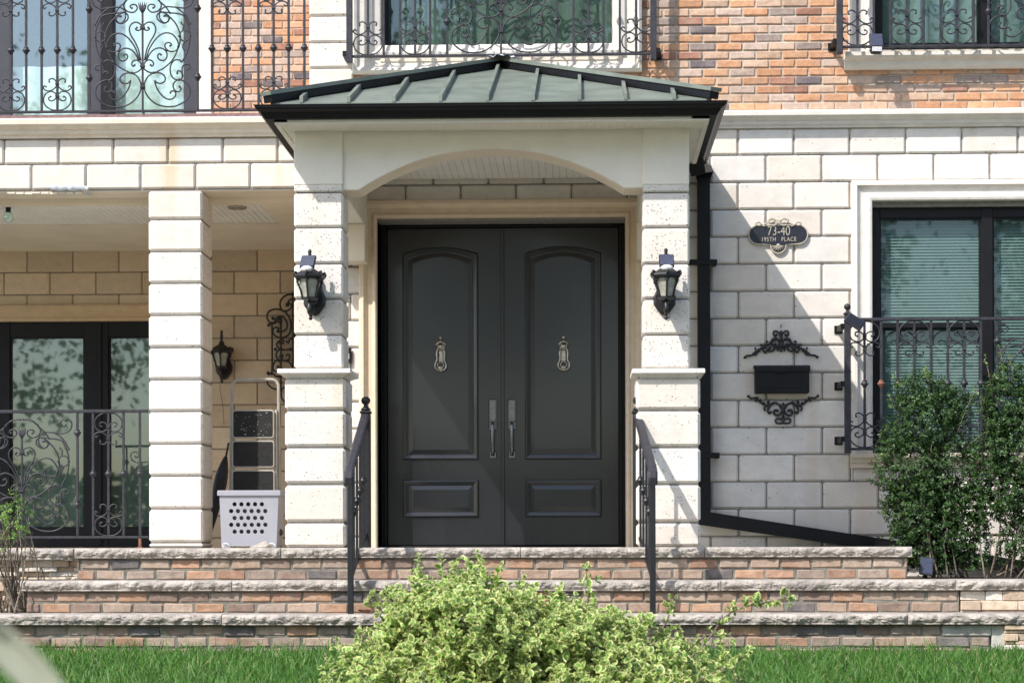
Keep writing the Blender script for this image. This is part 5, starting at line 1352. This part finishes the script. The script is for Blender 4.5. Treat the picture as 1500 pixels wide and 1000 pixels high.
def shoots(rng, pts, dirs, npair, step, ln, wd, spread=.9, jitter=.3):
    """leaf pairs along short shoots"""
    B, D, NN, LL, WW = [], [], [], [], []
    for p, d in zip(pts, dirs):
        d = d/np.linalg.norm(d); a = np.cross(d, rng.normal(size=3)); a /= np.linalg.norm(a); b = np.cross(d, a)
        m = rng.integers(npair[0], npair[1]+1); bend = rng.normal(size=3)*.12
        q = p.copy()
        for i in range(m):
            d2 = d+bend*i; d2 /= np.linalg.norm(d2)
            q = q+d2*step*rng.uniform(.8, 1.2); s = a if i % 2 else b; f = .55+.45*(1-i/m) if i < m-1 else .6
            for sg in (1, -1):
                ax_ = s*sg*spread+d2*rng.uniform(.3, .9)+rng.normal(size=3)*jitter*.5
                nn = d2*1.0 - s*sg*.3 + np.array([-.2, -.25, .6]) + rng.normal(size=3)*jitter
                B.append(q.copy()); D.append(ax_); NN.append(nn); l = ln*f*rng.uniform(.6, 1.3); LL.append(l); WW.append(l*wd*rng.uniform(.85, 1.15))
        B.append(q); D.append(d2+rng.normal(size=3)*.2); NN.append(rng.normal(size=3)+np.array([0, -.5, .3])); LL.append(ln*.55); WW.append(ln*.55*wd)
    return map(np.array, (B, D, NN, LL, WW))
M['euonymus'] = leaf_mat('variegated_leaf', (.16, .30, .05), (.82, .80, .36), .42, .38)
M['boxleaf'] = leaf_mat('glossy_dark_leaf', (.036, .080, .019), None, .42, .2, .4)
M['limeleaf'] = leaf_mat('light_green_leaf', (.20, .34, .07), None, .45, .4)
M['grass'] = leaf_mat('grass_blade', (.078, .185, .030), (.33, .30, .15), .5, .4, .35)
M['treeleaf'] = leaf_mat('tree_leaf', (.09, .15, .03), None, .5, .35)
def twigs(mb, rng, base, tips, r0, k=4):
    for t in tips:
        m = base.lerp(t, .5)+Vector(rng.normal(size=3)*.05)*(t-base).length
        q = cr([base, m, t], k); mb.tube(q, [r0*(1-.75*i/(len(q)-1)) for i in range(len(q))], 5)
# ---- variegated bush
rng = np.random.default_rng(11)
GZ = -.66
bY = -6.5
blobs = [((692, 966), (122, 122), .42), ((632, 968), (76, 102), .36), ((572, 1025), (92, 90), .40), ((845, 995), (100, 104), .40), ((765, 978), (90, 92), .4), ((930, 1020), (92, 102), .40), ((1005, 1048), (80, 84), .36), ((700, 1080), (200, 130), .55), ((900, 1100), (180, 120), .5)]
pts, dirs = [], []
BP = []
for (c_, r_, dy), cnt in zip(blobs, (620, 290, 230, 400, 290, 300, 160, 200, 170)):
    c0 = P(c_[0], c_[1], bY); rx = r_[0]/353*.93; rz = r_[1]/353*.93
    for i in range(cnt):
        v = rng.normal(size=3); v /= np.linalg.norm(v)
        if v[1] > .45: v[1] *= -1
        if v[2] < -.5: v[2] *= -1
        s = rng.uniform(.62, 1.0)**.6*(1+.10*rng.normal())
        p = np.array([c0.x+v[0]*rx*s, bY+v[1]*dy*s, c0.z+v[2]*rz*s])
        if p[2] < GZ+.02: continue
        if noise.noise(Vector(p)*6.5) < -.12 and rng.uniform() < .75: continue
        d = v*np.array([1, 1, 1])+np.array([0, -.1, .55])+rng.normal(size=3)*.35
        pts.append(p); dirs.append(d); BP.append(p)
B, D, NN, LL, WW = shoots(rng, pts, dirs, (3, 6), .019, .041, .62)
c0 = P(760, 990, bY); bo = (c0.x, bY, GZ)
bush = empty('variegated_bush', bo, 'big green and cream variegated bush in front of the steps', 'bush')
leaf_mesh('foliage', B, D, NN, LL, WW, rng, M['euonymus'], ring=True, parent=bush, origin=bo)
# stray shoots: the long spray on the right and several on the left
lines = [([(985, 985), (1030, 945), (1060, 905), (1085, 890), (1118, 882), (1152, 876)], -6.7), ([(1000, 1010), (1045, 985), (1075, 972), (1092, 958)], -6.8), ([(560, 905), (540, 880), (565, 868)], -6.6),
         ([(540, 960), (505, 970), (480, 985)], -6.7), ([(640, 870), (622, 852), (614, 832)], -6.6), ([(860, 890), (862, 862), (858, 838)], -6.5), ([(960, 940), (978, 905), (985, 880)], -6.6), ([(560, 950), (530, 930), (528, 945)], -6.7), ([(1000, 960), (1035, 930), (1060, 935)], -6.6), ([(585, 900), (575, 880), (566, 870)], -6.5)]
mbt = MB(); pp, dd = [], []
for l, yy in lines:
    q = cr([P(a, b, yy) for a, b in l], 6); mbt.tube(q, .0035, 5)
    for i in range(0, len(q), 2):
        t = q[min(i+1, len(q)-1)]-q[max(i-1, 0)]
        for _ in range(2): pp.append(np.array(q[i])+rng.normal(size=3)*.008); dd.append(np.array(t.normalized())+rng.normal(size=3)*.7)
B, D, NN, LL, WW = shoots(rng, pp, dd, (1, 2), .016, .036, .6)
leaf_mesh('spray_foliage', B, D, NN, LL, WW, rng, M['euonymus'], ring=True, parent=bush, origin=bo)
base = Vector((c0.x, bY, GZ)); sel = rng.choice(len(BP), 90, replace=False)
for i in sel: twigs(mbt, rng, base+Vector((rng.normal()*.12, rng.normal()*.08, 0)), [Vector(BP[i])], .006)
mbt.build('stems', M['bark'], bush)
# ---- two dark glossy shrubs on the right
def shrub(label, base, blobs, cnt, seed, mat, ln, r0, stems=26, npair=(3, 6), step=.012, wd=.55, name='leafy_shrub', cat='shrub', group=None, up=.5):
    rng = np.random.default_rng(seed); pts, dirs = [], []
    tot = sum(a[3]*a[5] for a in blobs)
    for (x, y, z, rx, ry, rz) in blobs:
        for i in range(int(cnt*rx*rz/tot) if tot else 0):
            v = rng.normal(size=3); v /= np.linalg.norm(v); s = rng.uniform(.35, 1)**.5*(1+.10*rng.normal())
            pts.append(np.array([x+v[0]*rx*s, y+v[1]*ry*s, z+v[2]*rz*s])); dirs.append(v*.8+np.array([0, 0, up])+rng.normal(size=3)*.4)
    r = empty(name, base, label, cat, group)
    B, D, NN, LL, WW = shoots(rng, pts, dirs, npair, step, ln, wd)
    leaf_mesh('foliage', B, D, NN, LL, WW, rng, mat, parent=r, origin=base)
    mb = MB(); bv = Vector(base)
    for i in rng.choice(len(pts), min(stems, len(pts)), replace=False):
        b0_ = bv+Vector((rng.normal()*.10, rng.normal()*.06, 0)); twigs(mb, rng, b0_, [Vector(pts[i])], r0, 6)
    mb.build('stems', M['bark'], r); return r
def bl(px, py, rx, rz, Y, ry):
    c_ = P(px, py, Y); k = (Y-CAM.y)/FPX; return (c_.x, Y, c_.z, rx*k, ry, rz*k)
sY = -1.15
BZ = -.21
bls = [bl(1360, 612, 50, 46, sY, .18), bl(1350, 575, 34, 26, sY, .12), bl(1335, 690, 50, 48, sY, .2), bl(1388, 690, 44, 52, sY, .2), bl(1350, 745, 52, 45, sY, .2), bl(1405, 745, 36, 34, sY, .18), bl(1390, 596, 26, 28, sY, .12),
       bl(1362, 792, 52, 40, sY, .15), bl(1340, 745, 40, 44, sY, .15), bl(1400, 780, 44, 34, sY, .14), bl(1360, 815, 46, 22, sY+.05, .12), bl(1430, 820, 34, 14, sY, .1), bl(1310, 650, 22, 22, sY, .1)]
bp_ = P(1375, 840, sY)
shrub('dark glossy shrub standing behind the small solar light under the window railing', (bp_.x, sY, BZ), bls, 3300, 21, M['boxleaf'], .030, .007, stems=22, group='shrubs under the right window')
bls = [bl(1476, 600, 36, 46, sY-.1, .16), bl(1500, 660, 55, 70, sY-.1, .22), bl(1458, 670, 24, 34, sY-.1, .13), bl(1475, 720, 50, 36, sY-.1, .2), bl(1540, 620, 60, 60, sY-.1, .2), bl(1480, 560, 22, 26, sY-.1, .1), bl(1530, 740, 55, 45, sY-.1, .2), bl(1545, 790, 40, 36, sY-.1, .1), bl(1440, 740, 30, 28, sY-.1, .12), bl(1495, 790, 40, 30, sY-.1, .12)]
bp_ = P(1485, 840, sY-.1)
shrub('dark glossy shrub at the right edge with long upright shoots', (bp_.x, sY-.1, BZ), bls, 2900, 22, M['boxleaf'], .030, .007, stems=16, group='shrubs under the right window')
# bare reaching shoots of both shrubs
rng = np.random.default_rng(5)
for k_, (ls) in enumerate(([[(1400, 640), (1415, 600), (1427, 575)], [(1310, 600), (1303, 580)], [(1360, 560), (1358, 548), (1356, 540)], [(1420, 650), (1440, 635), (1455, 628)], [(1300, 665), (1285, 672)], [(1320, 570), (1312, 550)]],
                           [[(1455, 590), (1448, 545), (1442, 525)], [(1470, 560), (1468, 530), (1465, 512)], [(1440, 600), (1430, 570)], [(1490, 560), (1480, 530), (1478, 520)], [(1500, 560), (1502, 530)]])):
    host = [o for o in S.objects if o.name.startswith('leafy_shrub')][k_]
    pp, dd = [], []
    for l in ls:
        q = cr([P(a, b, sY-.12) for a, b in l], 6); mb = MB(); mb.tube(q, .003, 4); mb.build('shoot', M['bark'], host)
        for i in range(0, len(q), 1): pp.append(np.array(q[i])); dd.append(np.array((q[-1]-q[0]).normalized())+rng.normal(size=3)*.5)
    B, D, NN, LL, WW = shoots(rng, pp, dd, (1, 2), .012, .022, .5)
    leaf_mesh('shoot_foliage', B, D, NN, LL, WW, rng, M['limeleaf'], parent=host, origin=tuple(host.location))
# ---- twiggy shrub at the left edge
tY = -2.30
bls = [bl(24, 762, 18, 30, tY, .08), bl(-6, 775, 24, 36, tY, .08)]
bp_ = P(16, 897, tY); z0 = STEP[2][1]
tw = shrub('small twiggy shrub with light green leaves at the left end of the steps', (bp_.x, tY, z0-.02), bls, 150, 31, M['limeleaf'], .022, .0075, stems=26, npair=(2, 4), step=.012)
rng = np.random.default_rng(8); mb = MB()
for i in range(9):
    px_ = rng.uniform(-10, 48); py_ = rng.uniform(770, 850); twigs(mb, rng, Vector((bp_.x+rng.normal()*.02, tY, z0-.02)), [P(px_, py_, tY+rng.normal()*.06)], .005, 6)
mb.build('bare_twigs', M['bark'], tw)
# ---- pale strap leaf close to the camera (out of focus)
fY = -13.35
mb = MB()
A0 = [P(-60, 886, fY), P(10, 945, fY), P(68, 1005, fY), P(125, 1100, fY)]
q = cr(A0, 8); loops = []
root = Vector((q[-1].x+.01, fY+.05, GZ))
q = q+[q[-1].lerp(root, .4), root]
for i, p in enumerate(q):
    t = (q[min(i+1, len(q)-1)]-q[max(i-1, 0)]).normalized(); s_ = Vector((t.z, 0, -t.x)); hw_ = .015*min(1, .15+i/8)*(1 if i < len(q)-2 else .6)
    nn_ = Vector((0, -1, 0))
    loops.append([p-s_*hw_+nn_*.010, p-s_*hw_*.4+nn_*-.002, p+nn_*-.008, p+s_*hw_*.4+nn_*-.002, p+s_*hw_+nn_*.010, p+s_*hw_*.4+nn_*-.006, p+nn_*-.014, p-s_*hw_*.4+nn_*-.006])
mb.rings([[tuple(v) for v in l] for l in loops], cap0=True, cap1=True, smooth=True)
M['pale_leaf'] = simple('pale_strap_leaf', (.27, .29, .22), .6, var=.12, nscale=12)
tag(mb.build('strap_leaf', M['pale_leaf'], origin=tuple(root)), 'pale out of focus strap leaf crossing the lower left corner close to the camera', 'leaf')
# ---- dry leaf on the bottom step
c0 = P(535, 893, -2.48); mb = MB(); z0 = STEP[2][1]+.001; vs = []
for i in range(7):
    for j in range(5):
        u = i/6*2-1; v = j/4*2-1; w_ = math.sqrt(max(0, 1-u*u))*.9+.1; vs.append((c0.x+u*.045, -2.48+v*w_*.025, z0+.006+.018*abs(v)*w_+.012*u*u+.003*math.sin(i*2+j)))
mb.add(vs, [(i*5+j, i*5+j+1, i*5+j+6, i*5+j+5) for i in range(6) for j in range(4)], True)
M['dry'] = simple('dry_brown_leaf', (.20, .09, .055), .8, var=.3)
tag(mb.build('dry_leaf', M['dry'], origin=(c0.x, -2.48, z0)), 'curled brown dry leaf on the lowest stone tread beside the left handrail', 'leaf')

# ================================================================= GROUND AND LAWN
mb = MB(); vs = []; G = 60
M['lawn'] = simple('lawn_soil', (.06, .075, .035), .95, var=.45, nscale=20, bump=.5)
mb.add([(-150, -260, GZ), (150, -260, GZ), (150, 60, GZ), (-150, 60, GZ)], [(0, 1, 2, 3)])
tag(mb.build('ground', M['lawn']), kind='structure')
mb = MB(); mb.add([(-150, -31, GZ+.006), (150, -31, GZ+.006), (150, -18.7, GZ+.006), (-150, -18.7, GZ+.006)], [(0, 1, 2, 3)])
M['asphalt'] = simple('asphalt', (.11, .105, .10), .9, var=.2, nscale=40); tag(mb.build('road', M['asphalt']), kind='structure')
mb = MB(); mb.box(-150, 150, -18.6, -10.6, GZ-.1, GZ+.02); M['concrete'] = simple('pavement_concrete', (.44, .41, .37), .9, var=.1, nscale=3); tag(mb.build('pavement', M['concrete']), kind='structure')
rng = np.random.default_rng(3); n = 85000
x = rng.uniform(-4.3, 4.9, n); y = -2.63-(rng.uniform(0, 1, n)**1.15)*3.6
cl_ = np.array([noise.noise(Vector((a*1.6, b*1.6, 0))) for a, b in zip(x[::10], y[::10])]).repeat(10)[:n]
h = rng.uniform(.025, .092, n)*(1+.6*cl_); h *= np.where(rng.uniform(size=n) < .04, 1.55, 1); h *= 1+.5*np.clip(1-(-2.63-y)/.25, 0, 1)*(np.sin(x*2.1)+np.sin(x*5.3+1)+1.2)*.35
B = np.stack([x, y, np.full(n, GZ)], 1); lean = rng.normal(0, .38, (n, 2))
D = np.stack([lean[:, 0], lean[:, 1], np.ones(n)], 1)
NN = np.stack([rng.normal(0, .5, n), -np.ones(n), rng.normal(0, .3, n)], 1)
# blades: quad strip of 3 levels
Dn = D/np.linalg.norm(D, axis=1, keepdims=True); Sx = np.cross(Dn, NN); Sx /= np.linalg.norm(Sx, axis=1, keepdims=True); wv = rng.uniform(.0016, .0032, n)
bend = rng.normal(0, .25, (n, 2))
lv = []
for t, wf in ((0, 1), (.45, .9), (.8, .55)):
    c_ = B+Dn*(h*t)[:, None]; c_[:, 0] += bend[:, 0]*h*t*t; c_[:, 1] += bend[:, 1]*h*t*t
    lv += [c_-Sx*(wv*wf)[:, None], c_+Sx*(wv*wf)[:, None]]
tip = B+Dn*h[:, None]; tip[:, 0] += bend[:, 0]*h; tip[:, 1] += bend[:, 1]*h; tip[:, 2] -= np.abs(bend[:, 0])*h*.3
lv.append(tip); V = np.stack(lv, 1).reshape(-1, 3)
me = bpy.data.meshes.new('grass'); fc = [[0, 1, 3, 2], [2, 3, 5, 4], [4, 5, 6]]; lens = [4, 4, 3]
flat = np.concatenate(fc); idx = (flat[None, :]+(np.arange(n)*7)[:, None]).ravel()
me.vertices.add(len(V)); me.vertices.foreach_set('co', V.astype(np.float32).ravel()); me.loops.add(len(idx)); me.loops.foreach_set('vertex_index', idx.astype(np.int32))
ls = (np.array([0, 4, 8])[None, :]+(np.arange(n)*11)[:, None]).ravel(); me.polygons.add(len(ls)); me.polygons.foreach_set('loop_start', ls.astype(np.int32)); me.update(calc_edges=True)
col = np.ones((n, 7, 4), np.float32); g_ = np.clip(.45+.35*cl_+rng.normal(0, .22, n), 0, 1); g_ = np.where(rng.uniform(size=n) < .02, 1.0, g_); col[:, :, 0] = np.where(rng.uniform(size=n) < .035, 1., 0.)[:, None]; col[:, :, 1] = g_[:, None]
ca = me.color_attributes.new('tint', 'FLOAT_COLOR', 'POINT'); ca.data.foreach_set('color', col.ravel()); me.materials.append(M['grass'])
go = bpy.data.objects.new('grass', me); S.collection.objects.link(go); tag(go, 'short green lawn grass growing in front of the brick steps', 'grass', kind='stuff')

# ================================================================= TREES ACROSS THE STREET (they show in the window panes)
for i, (x, y, hh, rr) in enumerate(((-17, -34, 15, 4.4), (-9, -36, 18, 4.6), (-1.5, -35, 19, 4.4), (6, -38, 18, 4.4), (14, -37, 16, 4.4), (23, -38, 16, 4.4), (-27, -40, 16, 4.4))):
    rng = np.random.default_rng(50+i); nL = 14000
    t = empty('street_tree', (x, y, GZ), ['slim leafy tree', 'tall leafy tree', 'broad leafy tree', 'full leafy tree', 'low leafy tree', 'wide leafy tree', 'outermost leafy tree'][i]+' standing across the street behind the camera', 'tree', 'trees across the street')
    cl_c = rng.normal(size=(60, 3)); cl_c /= np.linalg.norm(cl_c, axis=1, keepdims=True); cl_c *= rng.uniform(.25, 1, (60, 1)); cl_c *= np.array([rr, rr, hh*.40]); cl_c += np.array([x, y, GZ+hh*.58])
    w_ = rng.integers(0, 60, nL); p = cl_c[w_]+rng.normal(size=(nL, 3))*.55
    leaf_mesh('crown', p, rng.normal(size=(nL, 3)), rng.normal(size=(nL, 3)), np.full(nL, .23), np.full(nL, .17), rng, M['treeleaf'], parent=t, origin=(x, y, GZ))
    mb = MB(); mb.tube(cr([(x, y, GZ-.1), (x+.15, y, GZ+hh*.3), (x-.1, y, GZ+hh*.6)], 4), [.24, .22, .20, .18, .17, .15, .13, .12, .10], 8)
    for c_ in cl_c[:16]: mb.tube([(x+.05, y, GZ+hh*rng.uniform(.3, .5)), tuple(c_)], [.08, .02], 5)
    mb.build('trunk', M['bark'], t)

for i, (x0, x1) in enumerate(((-24, -6.5), (-5, 12), (13.5, 30))):
    rng = np.random.default_rng(80+i); nL = 9000
    p = np.stack([rng.uniform(x0, x1, nL), rng.uniform(-33.2, -31.8, nL), GZ+rng.uniform(0, 1, nL)**.8*2.6], 1)
    p[:, 2] += .25*np.sin(p[:, 0]*1.7)*(p[:, 2]-GZ)/2.6
    h_ = leaf_mesh('hedge', p, rng.normal(size=(nL, 3)), rng.normal(size=(nL, 3)), np.full(nL, .22), np.full(nL, .16), rng, M['treeleaf'], origin=(0, 0, 0))
    tag(h_, ('left', 'middle', 'right')[i]+' stretch of the tall clipped hedge across the street behind the camera', 'hedge', 'hedges across the street')
